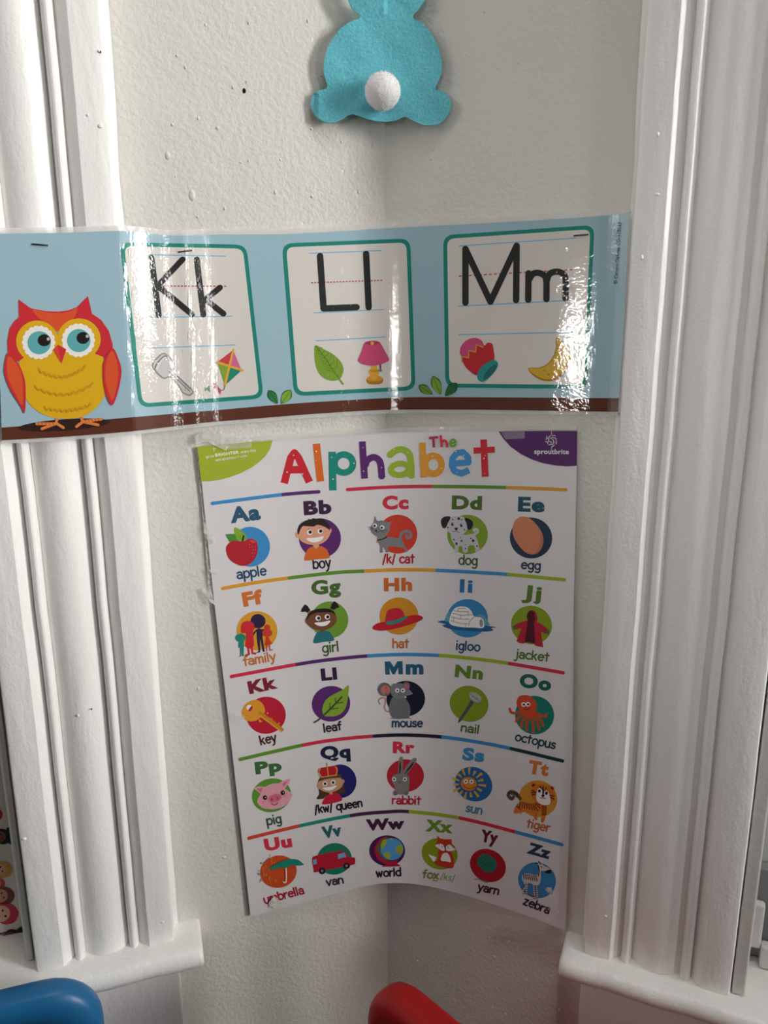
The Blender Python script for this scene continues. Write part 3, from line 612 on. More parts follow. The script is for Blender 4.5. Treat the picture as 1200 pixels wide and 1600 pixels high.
# row dividers
def divider(label, pts, splits, cols, w=5.4):
    P = spline(pts, 10); A = Art(); xs = [-1e9] + splits + [1e9]
    for i, c in enumerate(cols):
        q = [p for p in P if xs[i] <= p[0] <= xs[i + 1]]
        def cut(x):
            for a, b in zip(P, P[1:]):
                if a[0] <= x <= b[0]: t = (x - a[0]) / (b[0] - a[0]); return (x, a[1] + t * (b[1] - a[1]))
        if i > 0: q = [cut(xs[i])] + q
        if i < len(cols) - 1: q = q + [cut(xs[i + 1])]
        A.s(c, w, q, smooth=False, cap='butt')
        if i == 0: A.e(c, *P[0], w / 2)
        if i == len(cols) - 1: A.e(c, *P[-1], w / 2)
    A.build('divider_line', S_POSTER, poster, base=.00012, label=label)
divider('blue and purple divider under the title', [(332, 786.5), (439, 773), (498, 768.3)], [440], [BL, PU])
divider('red, green and gold divider under the title', [(543, 765), (604, 761.3), (678, 760), (793, 761.7), (884, 765.2)], [677, 793], [CR, G_, YO])
divider('divider above the family row', [(348, 919.5), (395, 911), (452, 903), (520, 895), (567, 892.3), (625, 890), (683, 891), (750, 894.5), (795, 897.5), (882, 905.7)], [452, 569, 683, 795], [YO, G_, YO, BL, LI])
divider('divider above the key row', [(361.5, 1057), (464, 1038), (520, 1030), (576, 1024.7), (630, 1022.5), (688, 1024), (740, 1029), (796, 1036.5), (880, 1051)], [464, 576, 688, 796], [CR, PU, BL, LI, CR])
divider('divider above the pig row', [(375, 1186.5), (474, 1164), (530, 1155), (585, 1150), (635, 1148.3), (692, 1151.5), (745, 1159), (799, 1169.5), (879, 1188.7)], [474, 585, 692, 799], [G_, CR, '#1C2233', BL, '#173A3C'])
divider('divider above the umbrella row', [(389, 1309.5), (469.5, 1290), (549, 1274), (600, 1268.7), (641, 1268), (719, 1278), (807, 1300), (878, 1319.5)], [469.5, 549, 641, 719, 807], ['#CC4A34', TE, '#4E2148', LI, CR, BL])

CELLS = []
def cell(word, zx, zy, head, hcol, h0, h1, hcap, ccol, cap, c0, c1, xh, label, k=.1, pw=None):
    """one alphabet cell: heading letters, caption; returns the picture's Art in the same frame"""
    f = lambda q: (zx + q[0] * k, zy + q[1] * k)
    H = Art(zx, zy, k); type_set(H, hcol, head, f(h0), f(h1), hcap * k, .03 if head in ('Ii', 'Jj') else .047 if head in ('Aa', 'Ee', 'Gg') else .055)
    H.build('letter_pair', S_POSTER, poster, label='printed letters ' + head)
    C = Art(zx, zy, k); lettering(C, ccol, cap, f(c0), f(c1), xh * k, pw or 2.55)
    P = Art(zx, zy, k); CELLS.append((P, C, label)); return P
def eyes(P, l, r, w, pup=.55, iris=BK, dx=0, dy=0):
    for x, y in (l, r): P.e(WH, x, y, w).e(iris, x + dx, y + dy, w * pup)
# --- row A to E
P = cell('apple', 330, 780, 'Aa', DB, (310, 378), (780, 316), 265, '#24476b', 'apple', (412, 1243), (856, 1180), 100, 'red apple on a blue circle')
P.e(BL, 610, 742, 308, 312).p('#4C8B3C', [(220, 550), (300, 540), (370, 542), (410, 650), (285, 668)]).c('#83A832', [(362, 442), (470, 488), (538, 560), (545, 645), (450, 660), (385, 590)]).c('#B3212E', [(230, 790), (262, 700), (350, 650), (500, 658), (600, 615), (690, 640), (728, 740), (712, 870), (640, 980), (520, 1040), (400, 1018), (280, 930)]).s('#3A1D1A', 28, [(505, 575), (490, 648)]).e('#DC3F38', 648, 660, 45, 26, 15)
for i, (x, y) in enumerate([(600, 705), (640, 740), (690, 740), (600, 745), (655, 795), (690, 790), (640, 840), (672, 845), (655, 890)]): P.e('#C94450', x, y, 13)
P = cell('boy', 440, 770, 'Bb', DP, (352, 352), (784, 326), 235, '#241a30', 'boy', (498, 1185), (765, 1160), 105, 'smiling boy on a purple circle')
P.e(PU, 600, 710, 328, 312).c(O_, [(362, 1055), (372, 960), (410, 880), (480, 838), (540, 830), (620, 835), (700, 880), (738, 960), (742, 1018), (550, 1040)]).p(O_, [(362, 1055), (372, 940), (735, 940), (742, 1018)]).p(SK, [(490, 790), (585, 780), (582, 840), (540, 872), (495, 848)])
P.e(SK, 245, 660, 32, 48, -20).e(SK, 752, 595, 28, 42, 20).c(SK, [(255, 600), (300, 500), (420, 460), (560, 450), (680, 480), (750, 560), (760, 640), (700, 740), (600, 800), (480, 812), (360, 785), (280, 720)])
P.c('#2B2520', [(248, 590), (280, 500), (360, 440), (420, 418), (410, 405), (460, 412), (490, 395), (530, 402), (620, 402), (700, 450), (745, 520), (752, 580), (700, 545), (620, 510), (550, 500), (500, 525), (400, 520), (330, 520), (290, 580), (262, 655)])
eyes(P, (438, 615), (603, 598), 42, .62, BK, 8, -2); P.c(WH, [(388, 712), (520, 700), (655, 680), (610, 745), (520, 772), (440, 760)]).s('#5a3a30', 8, [(410, 570), (440, 560)], [(580, 550), (610, 545)]).s('#C9785F', 8, [(505, 660), (530, 655)])
P = cell('cat', 560, 765, 'Cc', CR, (378, 312), (785, 306), 228, '#B5202E', '/k/ cat', (385, 1145), (868, 1145), 92, 'grey cat on a red circle')
P.e('#CE3A28', 615, 695, 306, 304).s(GR, 46, [(655, 780), (670, 690), (740, 648), (810, 670), (815, 735), (765, 750), (750, 715)])
P.c(GR, [(300, 740), (440, 735), (620, 760), (680, 790), (740, 900), (775, 950), (740, 975), (690, 910), (480, 890), (470, 960), (430, 970), (385, 880), (378, 970), (338, 975), (335, 880), (310, 820)])
P.c(GR, [(190, 580), (235, 520), (258, 412), (295, 485), (370, 480), (450, 510), (530, 498), (490, 560), (485, 640), (430, 715), (340, 745), (250, 710), (200, 650)])
eyes(P, (258, 562), (372, 590), 34, .55, BK, -5, 4); P.s('#1c1c22', 18, [(300, 788), (370, 775), (440, 742)]).e('#DB9A30', 297, 815, 16).e('#2c2a30', 275, 638, 18, 14).s('#2c2a30', 7, [(278, 640), (290, 665), (325, 655)], [(150, 583), (225, 598)], [(160, 620), (230, 612)], [(340, 630), (450, 640)], [(345, 645), (420, 670)]).s('#66676b', 14, [(340, 970), (378, 970)], [(430, 965), (470, 962)])
P = cell('dog', 670, 765, 'Dd', '#4C6B2C', (358, 308), (830, 320), 232, '#3F5A2A', 'dog', (468, 1165), (750, 1178), 98, 'spotted dalmatian puppy on a green circle')
LG = '#C8C5C9'
P.e('#7FA02C', 605, 700, 318, 308).s(LG, 40, [(710, 700), (765, 660), (750, 615), (705, 625), (715, 645)])
P.c(LG, [(350, 680), (440, 660), (560, 705), (680, 695), (740, 740), (790, 900), (800, 950), (735, 975), (715, 880), (620, 880), (605, 975), (535, 975), (520, 890), (470, 890), (462, 975), (405, 975), (410, 880), (360, 790)])
P.c(LG, [(275, 600), (300, 490), (360, 425), (460, 415), (560, 440), (600, 520), (600, 620), (540, 690), (420, 700), (320, 670)])
P.c(BK, [(190, 490), (230, 430), (310, 415), (340, 440), (300, 520), (265, 595), (215, 590)]).c(BK, [(558, 450), (610, 448), (680, 490), (690, 560), (650, 625), (605, 610), (590, 530)])
for x, y, r, q in [(370, 540, 20, 27), (508, 556, 21, 27), (468, 452, 20, 22), (375, 467, 12, 10), (512, 467, 10, 10), (298, 590, 11, 12), (560, 626, 10, 12), (392, 780, 12, 13), (494, 744, 10, 8), (514, 800, 13, 16), (434, 842, 16, 22), (575, 855, 8, 8), (575, 916, 10, 12), (662, 760, 12, 10), (696, 795, 20, 22), (758, 880, 10, 15)]: P.e(BK, x, y, r, q)
P.e(WH, 378, 530, 6).e(WH, 515, 545, 6).c(BK, [(400, 600), (430, 590), (460, 600), (432, 632)]).s(BK, 8, [(430, 630), (400, 655), (370, 648)], [(430, 630), (450, 658), (478, 665)])
P = cell('egg', 780, 770, 'Ee', '#1F5261', (292, 292), (708, 306), 248, '#20344f', 'egg', (345, 1180), (636, 1200), 90, 'brown egg on a dark navy circle')
P.e('#23374F', 498, 705, 332, 320, 12).c('#D18262', [(210, 560), (240, 450), (310, 385), (385, 370), (460, 390), (560, 470), (650, 590), (692, 720), (670, 850), (600, 940), (510, 962), (400, 920), (290, 800), (225, 680)]).c('#C47454', [(692, 720), (670, 850), (600, 940), (510, 962), (600, 890), (640, 780), (650, 640)])
# --- row F to J
P = cell('family', 340, 910, 'Ff', '#D2702E', (412, 384), (722, 326), 240, '#C9702E', 'family', (418, 1300), (905, 1215), 92, 'family silhouettes on a golden circle')
P.e('#D99C2C', 615, 755, 318, 305).e('#2F2144', 630, 605, 118, 112).s('#2F2144', 26, [(610, 745), (570, 790), (545, 840)]).p('#2F2144', [(605, 735), (640, 715), (715, 735), (700, 850), (735, 1070), (770, 1072), (705, 1082), (665, 880), (665, 1090), (580, 1108), (640, 1075), (610, 880)]).s('#2F2144', 22, [(710, 738), (755, 740)])
P.c('#CE2B36', [(372, 790), (365, 690), (400, 620), (490, 600), (560, 640), (575, 720), (555, 770), (560, 1000), (440, 1005), (440, 800)]).s('#CE2B36', 30, [(475, 1000), (490, 1120), (440, 1138)], [(530, 1000), (545, 1105), (590, 1110)], smooth=False)
P.e('#CF3A2C', 775, 700, 46, 45).e('#CF3A2C', 775, 785, 78, 62).p('#CF3A2C', [(755, 850), (800, 850), (825, 920), (862, 950), (735, 985)]).s('#CF3A2C', 15, [(772, 970), (770, 1065)], [(810, 965), (818, 1055), (855, 1052)], smooth=False)
P.e('#22857A', 358, 862, 80, 64).p('#22857A', [(330, 930), (405, 905), (410, 1000), (408, 1140), (440, 1142), (385, 1148), (372, 1010), (370, 1150), (320, 1168), (355, 1145), (350, 1000), (325, 1025)])
P = cell('girl', 450, 895, 'Gg', '#47672C', (372, 346), (830, 316), 238, '#44602C', 'girl', (545, 1245), (790, 1220), 100, 'smiling girl with two bunches on a green circle')
BR = '#7A4A32'
P.e('#6E9A30', 650, 735, 292, 288).c('#28707A', [(403, 1098), (420, 990), (470, 920), (560, 905), (640, 915), (700, 990), (712, 1058), (560, 1078)]).p('#28707A', [(403, 1098), (415, 990), (700, 980), (712, 1058)]).p(BR, [(500, 870), (575, 860), (580, 905), (540, 925), (500, 910)])
P.p('#241c1e', [(200, 610), (215, 555), (265, 490), (310, 520), (352, 585), (318, 625), (270, 605)], [(660, 555), (680, 490), (720, 440), (770, 470), (805, 540), (760, 550), (715, 580)]).s('#D9843A', 16, [(308, 640), (345, 590)]).s('#B98FA0', 14, [(655, 572), (700, 590)])
P.c(BR, [(270, 750), (290, 690), (350, 600), (480, 565), (620, 565), (720, 620), (762, 710), (740, 790), (660, 860), (540, 895), (400, 880), (310, 810)]).c('#241c1e', [(290, 740), (310, 660), (380, 590), (500, 558), (640, 560), (715, 600), (738, 655), (680, 620), (560, 615), (430, 625), (340, 670)])
eyes(P, (470, 706), (613, 685), 42, .6, BK, 8, 0); P.c(WH, [(415, 780), (540, 765), (660, 745), (610, 812), (530, 832), (460, 818)])
P = cell('hat', 565, 895, 'Hh', '#C8682A', (350, 290), (792, 284), 222, '#BF6A30', 'hat', (488, 1168), (730, 1166), 90, 'red hat with a teal band on a golden circle')
P.e('#CD8C22', 585, 675, 303, 292).c('#C0202F', [(168, 860), (230, 795), (380, 755), (560, 720), (760, 665), (880, 658), (955, 690), (940, 735), (800, 795), (560, 865), (380, 900), (230, 898)]).c('#C4223A', [(380, 770), (378, 680), (400, 600), (470, 558), (560, 550), (630, 575), (665, 650), (680, 720), (540, 760)]).c('#23897C', [(380, 765), (480, 750), (590, 720), (680, 678), (715, 700), (620, 760), (500, 800), (400, 805)])
P = cell('igloo', 670, 895, 'Ii', '#2A6FA6', (480, 306), (682, 314), 222, '#24506F', 'igloo', (425, 1195), (790, 1222), 90, 'white igloo on a blue circle')
P.e('#3686BE', 605, 710, 318, 300).p('#5FA3B4', [(235, 760), (285, 640), (330, 600), (340, 760)], [(700, 690), (800, 640), (880, 680), (960, 820), (860, 830)]).c('#235F92', [(140, 768), (220, 745), (340, 770), (600, 800), (860, 820), (1055, 850), (980, 862), (1005, 898), (880, 918), (600, 905), (350, 880), (210, 825), (260, 800)])
P.c(WH, [(330, 795), (345, 650), (400, 560), (480, 525), (590, 535), (660, 590), (710, 680), (800, 695), (855, 740), (855, 855), (700, 855), (500, 845)]).e('#9b9796', 820, 785, 28, 62, -3)
P.s('#8d8886', 9, [(385, 590), (500, 605), (620, 605)], [(370, 630), (520, 660), (680, 650)], [(355, 690), (500, 720), (630, 720)], [(345, 745), (480, 785), (620, 798)], [(460, 555), (580, 555)], [(630, 830), (640, 760), (705, 690)], [(500, 660), (500, 720)], [(390, 690), (390, 745)], [(460, 560), (455, 600)], [(570, 795), (575, 840)], [(615, 610), (618, 650)])
P = cell('jacket', 775, 905, 'Jj', '#56782A', (400, 300), (704, 330), 232, '#50702C', 'jacket', (300, 1225), (815, 1282), 90, 'red hooded jacket on a lime circle')
P.e('#879D20', 555, 715, 322, 300, 18).c('#B82438', [(480, 580), (500, 510), (560, 480), (620, 510), (650, 590), (640, 660), (560, 680), (495, 640)]).p('#B82438', [(495, 640), (400, 665), (285, 715), (300, 785), (400, 765), (320, 965), (370, 998), (440, 1005), (470, 985), (590, 1005), (620, 1040), (740, 1062), (705, 820), (760, 850), (820, 860), (835, 800), (720, 705), (640, 665)])
P.c('#4E1626', [(480, 590), (510, 515), (560, 490), (600, 530), (612, 620), (600, 660), (520, 650)]).p('#4E1626', [(500, 640), (595, 650), (612, 1005), (530, 985), (448, 985)]).p('#3C6A4A', [(262, 735), (300, 715), (318, 775), (280, 790)], [(795, 790), (838, 812), (820, 865), (780, 842)])
# --- row K to O
P = cell('key', 355, 1045, 'Kk', '#7C2436', (352, 398), (796, 300), 215, '#4A1828', 'key', (528, 1185), (770, 1130), 92, 'golden key on a red circle')
P.e('#C01E36', 608, 725, 308, 290, -8).c('#E09A2C', [(225, 690), (260, 580), (350, 505), (450, 485), (530, 520), (580, 600), (582, 690), (480, 790), (380, 820), (280, 790)]).s('#C98424', 66, [(520, 700), (680, 815), (850, 950)], smooth=False).s('#E0A43A', 22, [(505, 725), (830, 965)]).c('#E09A2C', [(490, 800), (510, 790), (545, 820), (510, 835)]).e('#D49228', 628, 690, 16).e('#D49228', 690, 780, 14).e('#D49228', 806, 850, 16)
P.p(WH, ell(348, 607, 48, 47)).p('#B51E3A', [(318, 655), (380, 568), (398, 600), (385, 640), (350, 660)])
P = cell('leaf', 455, 1030, 'Ll', '#36203F', (475, 340), (722, 316), 205, '#1c2030', 'leaf', (515, 1138), (780, 1100), 84, 'green leaf on a purple circle')
P.e('#5C2A70', 623, 695, 300, 278, -8).p('#86A834', spline([(897, 405), (890, 560), (860, 730), (800, 830), (700, 885), (600, 892), (515, 880), (485, 790), (520, 670), (600, 585), (720, 520), (820, 465)], 6, True)).s('#3B4A2E', 26, [(360, 985), (440, 935), (560, 825), (680, 705), (790, 590)]).s('#3F5A2A', 15, [(605, 685), (605, 780), (735, 762)], [(690, 605), (695, 690), (805, 672)], smooth=False)
P = cell('mouse', 575, 1020, 'm', '#24597C', (592, 338), (868, 338), 240, '#2A3F56', 'mouse', (378, 1155), (845, 1155), 84, 'grey mouse on a navy circle')
H = Art(575, 1020, .1).p('#24597C', [(262, 136), (345, 132), (405, 222), (460, 130), (540, 130), (548, 335), (478, 336), (474, 228), (418, 335), (382, 335), (335, 232), (342, 338), (272, 340)]); H.build('letter_pair', S_POSTER, poster, label='printed capital M'); 
P.e('#15182E', 590, 715, 302, 278).s('#B98880', 22, [(185, 800), (165, 740), (220, 700), (270, 720), (270, 790), (255, 850), (280, 905), (335, 920)]).p('#C9857E', [(325, 1030), (380, 1005), (410, 1030)], [(600, 1030), (640, 1005), (690, 1030)])
P.c('#6D7076', [(330, 830), (370, 710), (440, 680), (560, 700), (640, 790), (662, 900), (640, 1010), (540, 1030), (400, 1025), (340, 940)]).e('#66696f', 258, 570, 108, 106, 20).e('#C9706C', 272, 578, 70, 74, 10).c('#777A80', [(350, 560), (380, 490), (450, 475), (540, 480), (620, 540), (690, 625), (680, 640), (600, 670), (540, 715), (440, 710), (370, 660)]).e('#66696f', 598, 515, 58, 62).e('#B8646C', 600, 525, 42, 46).c('#777A80', [(540, 560), (600, 580), (692, 628), (600, 668), (540, 640)]).p('#C99088', [(640, 655), (690, 618), (698, 640)])
eyes(P, (458, 585), (546, 585), 33, .45); P.e(WH, 585, 690, 14)
P = cell('nail', 675, 1025, 'Nn', '#62882E', (352, 328), (788, 372), 210, '#4E6A34', 'nail', (452, 1172), (722, 1208), 84, 'grey nail on a lime circle')
P.e('#869C22', 580, 745, 306, 278, 20).p('#5A5458', [(600, 690), (655, 715), (640, 755), (455, 1015), (400, 1055), (420, 985), (560, 770)]).e('#8f8d8c', 680, 650, 112, 66, 32).e('#B5B3B0', 676, 640, 104, 62, 32)
P.s('#77767a', 9, *[[(640 + 20 * i - 30, 590 + 14 * i + (i % 2) * 18), (670 + 20 * i - 30, 640 + 12 * i)] for i in range(6)])
P = cell('octopus', 780, 1045, 'Oo', '#1C6257', (306, 280), (800, 352), 232, '#23434c', 'octopus', (245, 1115), (862, 1248), 88, 'orange octopus on a teal circle')
P.e('#137A68', 553, 722, 306, 300, 25).s('#CE4A2A', 40, [(350, 660), (260, 690), (190, 680), (165, 625)], [(400, 690), (300, 760), (265, 820)], [(430, 720), (360, 820), (345, 900)], [(460, 730), (430, 850), (430, 950)], [(500, 740), (530, 870), (530, 985)], [(530, 720), (600, 840), (625, 945)], [(545, 690), (640, 780), (690, 880)], [(560, 680), (640, 720), (720, 745), (740, 710)])
P.c('#D24E2C', [(275, 500), (310, 430), (400, 408), (490, 430), (570, 510), (590, 590), (550, 680), (480, 730), (400, 710), (310, 620), (275, 560)]); eyes(P, (382, 556), (450, 552), 36, .5, BK, 4, 2); P.s('#9E2E1E', 18, [(395, 625), (430, 635), (470, 622)])
# --- row P to T
P = cell('pig', 370, 1175, 'Pp', '#3C6B3C', (298, 350), (708, 300), 205, '#35553a', 'pig', (478, 1140), (695, 1100), 92, 'pink pig face on a green circle')
PK = '#E2A0AC'
P.e('#5C962E', 542, 675, 308, 262, -14).c(PK, [(320, 750), (370, 660), (430, 560), (520, 505), (640, 490), (740, 560), (850, 640), (855, 700), (760, 830), (600, 890), (430, 880), (340, 820)]).p(PK, [(262, 565), (330, 535), (470, 540), (380, 660)], [(640, 495), (720, 445), (838, 410), (820, 480), (740, 580)]).p('#CE6F86', [(305, 570), (400, 560), (378, 635)], [(705, 495), (805, 435), (740, 540)])
P.e('#D88196', 592, 722, 118, 68, -18).e('#CF6B84', 600, 715, 95, 52, -18).e('#B84862', 545, 742, 20, 24).e('#B84862', 640, 720, 20, 24).e('#D98A9C', 415, 780, 28, 14, -12).e('#D98A9C', 750, 685, 28, 14, -20).s('#8E2A3A', 14, [(540, 800), (590, 822), (640, 790)])
eyes(P, (441, 708), (720, 632), 1); P.e(BK, 441, 708, 32, 36).e(BK, 720, 632, 32, 36).e(WH, 447, 705, 9).e(WH, 726, 628, 9)
P = cell('queen', 470, 1150, 'Qq', '#1D2440', (312, 366), (780, 338), 215, '#1b1c30', '/kw/ queen', (228, 1208), (960, 1098), 82, 'smiling queen with a red crown on a navy circle')
SQ = '#C99678'
P.e('#22246A', 620, 705, 250, 262, -8).c('#4E3826', [(250, 980), (285, 900), (270, 780), (275, 690), (330, 640), (480, 610), (600, 590), (660, 680), (680, 800), (700, 870), (640, 900), (480, 900), (380, 950), (345, 980)]).c('#C4203A', [(350, 1068), (365, 980), (420, 920), (480, 895), (550, 885), (610, 920), (632, 1010)]).p('#C4203A', [(350, 1068), (370, 960), (610, 940), (632, 1012)])
P.e('#C99678', 660, 705, 22, 32).c(SQ, [(255, 790), (275, 710), (340, 665), (480, 650), (600, 640), (660, 710), (640, 790), (560, 850), (440, 880), (330, 850)]).p(SQ, [(440, 870), (500, 865), (490, 910), (455, 912)]).c('#5b4a2c', [(280, 705), (330, 655), (480, 625), (600, 600), (640, 650), (560, 650), (400, 670)])
P.c('#B8202E', [(270, 560), (290, 505), (420, 478), (540, 460), (580, 490), (560, 610), (430, 625), (320, 645), (290, 600)]).s('#DB9A4A', 16, [(318, 640), (430, 625), (560, 605)], [(320, 630), (280, 560), (305, 510)], [(555, 600), (565, 520), (540, 480)], [(405, 415), (430, 610)])
eyes(P, (378, 742), (505, 722), 38, .58); P.c(WH, [(345, 805), (450, 792), (558, 768), (510, 825), (440, 845), (380, 838)])
P = cell('rabbit', 575, 1145, 'Rr', CR, (388, 318), (730, 320), 196, '#B8243A', 'rabbit', (380, 1108), (815, 1115), 82, 'grey rabbit on a red circle')
GY = '#85817f'
P.e('#BE2434', 585, 668, 290, 256).c(GY, [(475, 660), (480, 460), (495, 385), (525, 370), (550, 400), (545, 520), (530, 650)]).c(GY, [(530, 640), (600, 520), (690, 410), (745, 392), (760, 430), (700, 520), (600, 650)]).c('#22302c', [(485, 630), (495, 470), (510, 450), (515, 560), (500, 635)]).c('#22302c', [(572, 640), (640, 530), (715, 450), (690, 520), (610, 610)])
P.c(GY, [(370, 720), (390, 670), (480, 635), (600, 650), (645, 700), (640, 880), (620, 960), (500, 960), (430, 950), (420, 840), (385, 780)]).e('#7a7674', 430, 935, 36, 38).e('#7a7674', 600, 932, 36, 42).s('#3a3634', 8, [(420, 965), (440, 930)], [(590, 965), (605, 925)])
eyes(P, (408, 722), (578, 722), 32, .5); P.s('#2c2a2a', 8, [(470, 760), (490, 772), (510, 760)])
P = cell('sun', 680, 1155, 'Ss', '#3D8FC6', (418, 322), (758, 362), 212, '#4C84A8', 'sun', (478, 1125), (720, 1172), 86, 'smiling sun on a blue circle')
P.e('#2567A8', 600, 700, 300, 262, 28)
for i in range(15):
    a = math.radians(i * 24 - 88); c, s_ = math.cos(a), math.sin(a); q = lambda r, d: (525 + r * c - d * s_, 690 + r * s_ * .92 + d * c)
    r1 = 272 if i % 2 == 0 else 235; P.p('#DDB03A', [q(150, -9), q(150, 9), q(r1, 22), q(r1, -22)])
P.e('#DB8A2C', 525, 692, 126, 106, 12); eyes(P, (480, 656), (570, 658), 34, .42); P.s('#C5462A', 16, [(445, 715), (480, 750), (560, 765), (630, 735)])
P = cell('tiger', 780, 1180, 'Tt', '#D57A3A', (445, 282), (760, 330), 224, '#C0683C', 'tiger', (425, 1120), (775, 1195), 88, 'striped tiger on a golden circle')
TO = '#D8762E'
P.e('#D49430', 605, 680, 302, 286, 20).s('#6b4a3c', 52, [(330, 680), (260, 590), (180, 570), (140, 620), (190, 680), (220, 660)]).s('#2a1d1a', 12, *[[(150 + 22 * i, 560 + (6 * i if i > 2 else 20 - 6 * i)), (160 + 20 * i, 600 + 10 * i)] for i in range(7)])
P.c(TO, [(225, 890), (260, 790), (340, 720), (480, 760), (560, 740), (640, 740), (740, 770), (735, 900), (700, 1040), (650, 1030), (670, 900), (620, 880), (590, 940), (600, 1010), (555, 1000), (530, 920), (460, 890), (360, 890), (340, 915), (310, 900), (270, 910)])
P.s('#1d1614', 13, *[[(340 + 30 * i, 725 + 6 * i), (310 + 42 * i, 810 + 8 * i)] for i in range(8)], [(560, 745), (640, 830)], [(590, 745), (640, 780)], *[[(670, 800 + 26 * i), (735, 795 + 26 * i)] for i in range(6)], [(270, 790), (330, 840)])
P.e(TO, 535, 470, 46, 44).e(TO, 815, 520, 46, 44).e('#3a2018', 540, 470, 26).e('#3a2018', 820, 522, 26).c(TO, [(500, 560), (540, 480), (640, 450), (760, 480), (850, 560), (860, 680), (800, 760), (690, 780), (590, 740), (520, 660)]).c(WH, [(580, 660), (600, 540), (640, 510), (690, 560), (760, 560), (800, 680), (790, 760), (700, 775), (610, 730)])
P.s('#1d1614', 26, [(682, 500), (690, 560), (686, 620)]).e('#1d1614', 630, 555, 22, 26, 10).e('#1d1614', 740, 590, 22, 26, 10).e('#1d1614', 686, 628, 26, 18).s('#1d1614', 9, [(688, 640), (670, 668), (640, 655)], [(688, 640), (700, 672), (728, 668)]).s('#1d1614', 15, [(510, 545), (560, 560)], [(505, 580), (575, 580)], [(515, 620), (560, 605)], [(790, 620), (860, 640)], [(800, 650), (860, 685)], [(640, 480), (650, 510)], [(735, 500), (725, 525)])
# --- row U to Z
P = cell('umbrella', 385, 1295, 'Uu', CR, (298, 352), (722, 280), 205, '#A81E34', 'umbrella', (290, 1168), (898, 1010), 84, 'teal umbrella in the rain on an orange circle')
P.e('#CB4E22', 500, 668, 288, 252, -14)
rg = random.Random(2)
for i in range(42): a, r = rg.uniform(1.7, 4.4), rg.uniform(.5, 1.12); x, y = 500 + 285 * r * math.cos(a), 660 + 250 * r * math.sin(a) * 1.05; P.s('#D98A66' if r < .95 else '#66706c', 8, [(x, y), (x - 2, y + 26)])
P.s(WH, 16, [(618, 600), (622, 780), (605, 828), (575, 815)]).c('#1D8272', [(355, 600), (420, 560), (560, 490), (690, 458), (800, 470), (860, 510), (895, 548), (810, 562), (700, 560), (600, 600), (500, 595), (430, 620)])
P = cell('van', 465, 1275, 'Vv', '#23606A', (395, 356), (700, 304), 200, '#283440', 'van', (462, 1088), (715, 1045), 80, 'red van on a teal circle')
P.e('#177A62', 575, 668, 272, 246, -10).c('#B81C34', [(228, 660), (300, 615), (520, 565), (700, 545), (770, 580), (800, 640), (890, 650), (900, 720), (880, 755), (720, 790), (420, 830), (280, 878), (250, 840)]).p('#B81C34', [(232, 660), (300, 612), (740, 545), (800, 645), (892, 650), (896, 750), (270, 880)])
P.p('#6FA6CC', [(240, 685), (292, 668), (300, 745), (250, 760)], [(628, 595), (735, 568), (765, 635), (632, 670)]).e('#1c1b2a', 383, 855, 52, 52).e('#1c1b2a', 765, 775, 54, 48).e('#8c8a94', 383, 855, 20).e('#8c8a94', 765, 775, 20).s('#6b1020', 14, [(250, 860), (275, 872)])
P = cell('world', 555, 1265, 'Ww', '#431C3E', (172, 330), (776, 300), 190, '#20182c', 'world', (335, 1050), (710, 1030), 82, 'globe on a red stand on a purple circle')
P.e('#4A1A50', 500, 640, 280, 240).c('#B0203A', [(300, 620), (380, 470), (480, 420), (390, 500), (350, 620), (400, 740), (520, 800), (640, 790), (700, 740), (650, 830), (700, 880), (420, 888), (480, 850), (360, 780)]).c('#4E6250', [(340, 630), (380, 520), (440, 450), (520, 440), (440, 600), (480, 740), (560, 790), (440, 770)]).e('#4F9AD2', 575, 615, 178, 172)
P.c('#A6AC34', [(400, 560), (430, 480), (480, 465), (500, 500), (460, 570), (415, 610)]).c('#A6AC34', [(440, 690), (500, 660), (550, 690), (540, 770), (480, 740)]).c('#A6AC34', [(630, 640), (650, 580), (700, 540), (745, 600), (735, 670), (690, 690)]).c('#A6AC34', [(520, 450), (560, 440), (590, 450), (555, 465)])
P = cell('fox', 635, 1265, 'Xx', '#6E902C', (292, 338), (720, 370), 200, '#6E8A32', 'fox', (255, 1058), (490, 1082), 80, 'red fox on a lime circle')
P.e('#8CA01E', 520, 690, 285, 240, 18)
P.c('#C43A24', [(500, 640), (560, 600), (680, 610), (720, 700), (745, 820), (720, 910), (600, 905), (480, 870), (430, 820), (490, 780)]).p(WH, [(338, 690), (470, 745), (450, 790), (425, 815)]).p('#C43A24', [(480, 405), (545, 458), (640, 462), (705, 460), (712, 540), (765, 590), (740, 640), (610, 655), (500, 600), (455, 545), (490, 480)])
P.c(WH, [(450, 555), (530, 530), (580, 560), (600, 630), (560, 640), (500, 600)]).c(WH, [(625, 570), (680, 545), (730, 590), (765, 620), (700, 645), (625, 635)]).c(WH, [(540, 790), (560, 700), (620, 670), (670, 710), (695, 815), (620, 805)]).s('#3a1a18', 10, [(555, 570), (565, 590)], [(650, 580), (658, 600)]).s('#7a2418', 12, [(605, 560), (608, 650)])
lettering(CELLS[-1][1], '#8CA03E', '/ks/', (688.5, 1373.5), (709.5, 1377), 7.2, 1.2); CELLS[-1][1].s('#6E8A32', 14, [(415, 1102), (482, 1110)])
P = cell('yarn', 710, 1280, 'Yy', '#621C2C', (395, 345), (665, 390), 205, '#3c1622', 'yarn', (365, 1105), (682, 1178), 82, 'ball of teal yarn on a red circle')
P.e('#B01C2E', 525, 722, 292, 248, 32).c('#1D7A66', [(360, 680), (380, 590), (460, 540), (560, 570), (650, 650), (655, 760), (580, 830), (480, 815), (400, 750)])
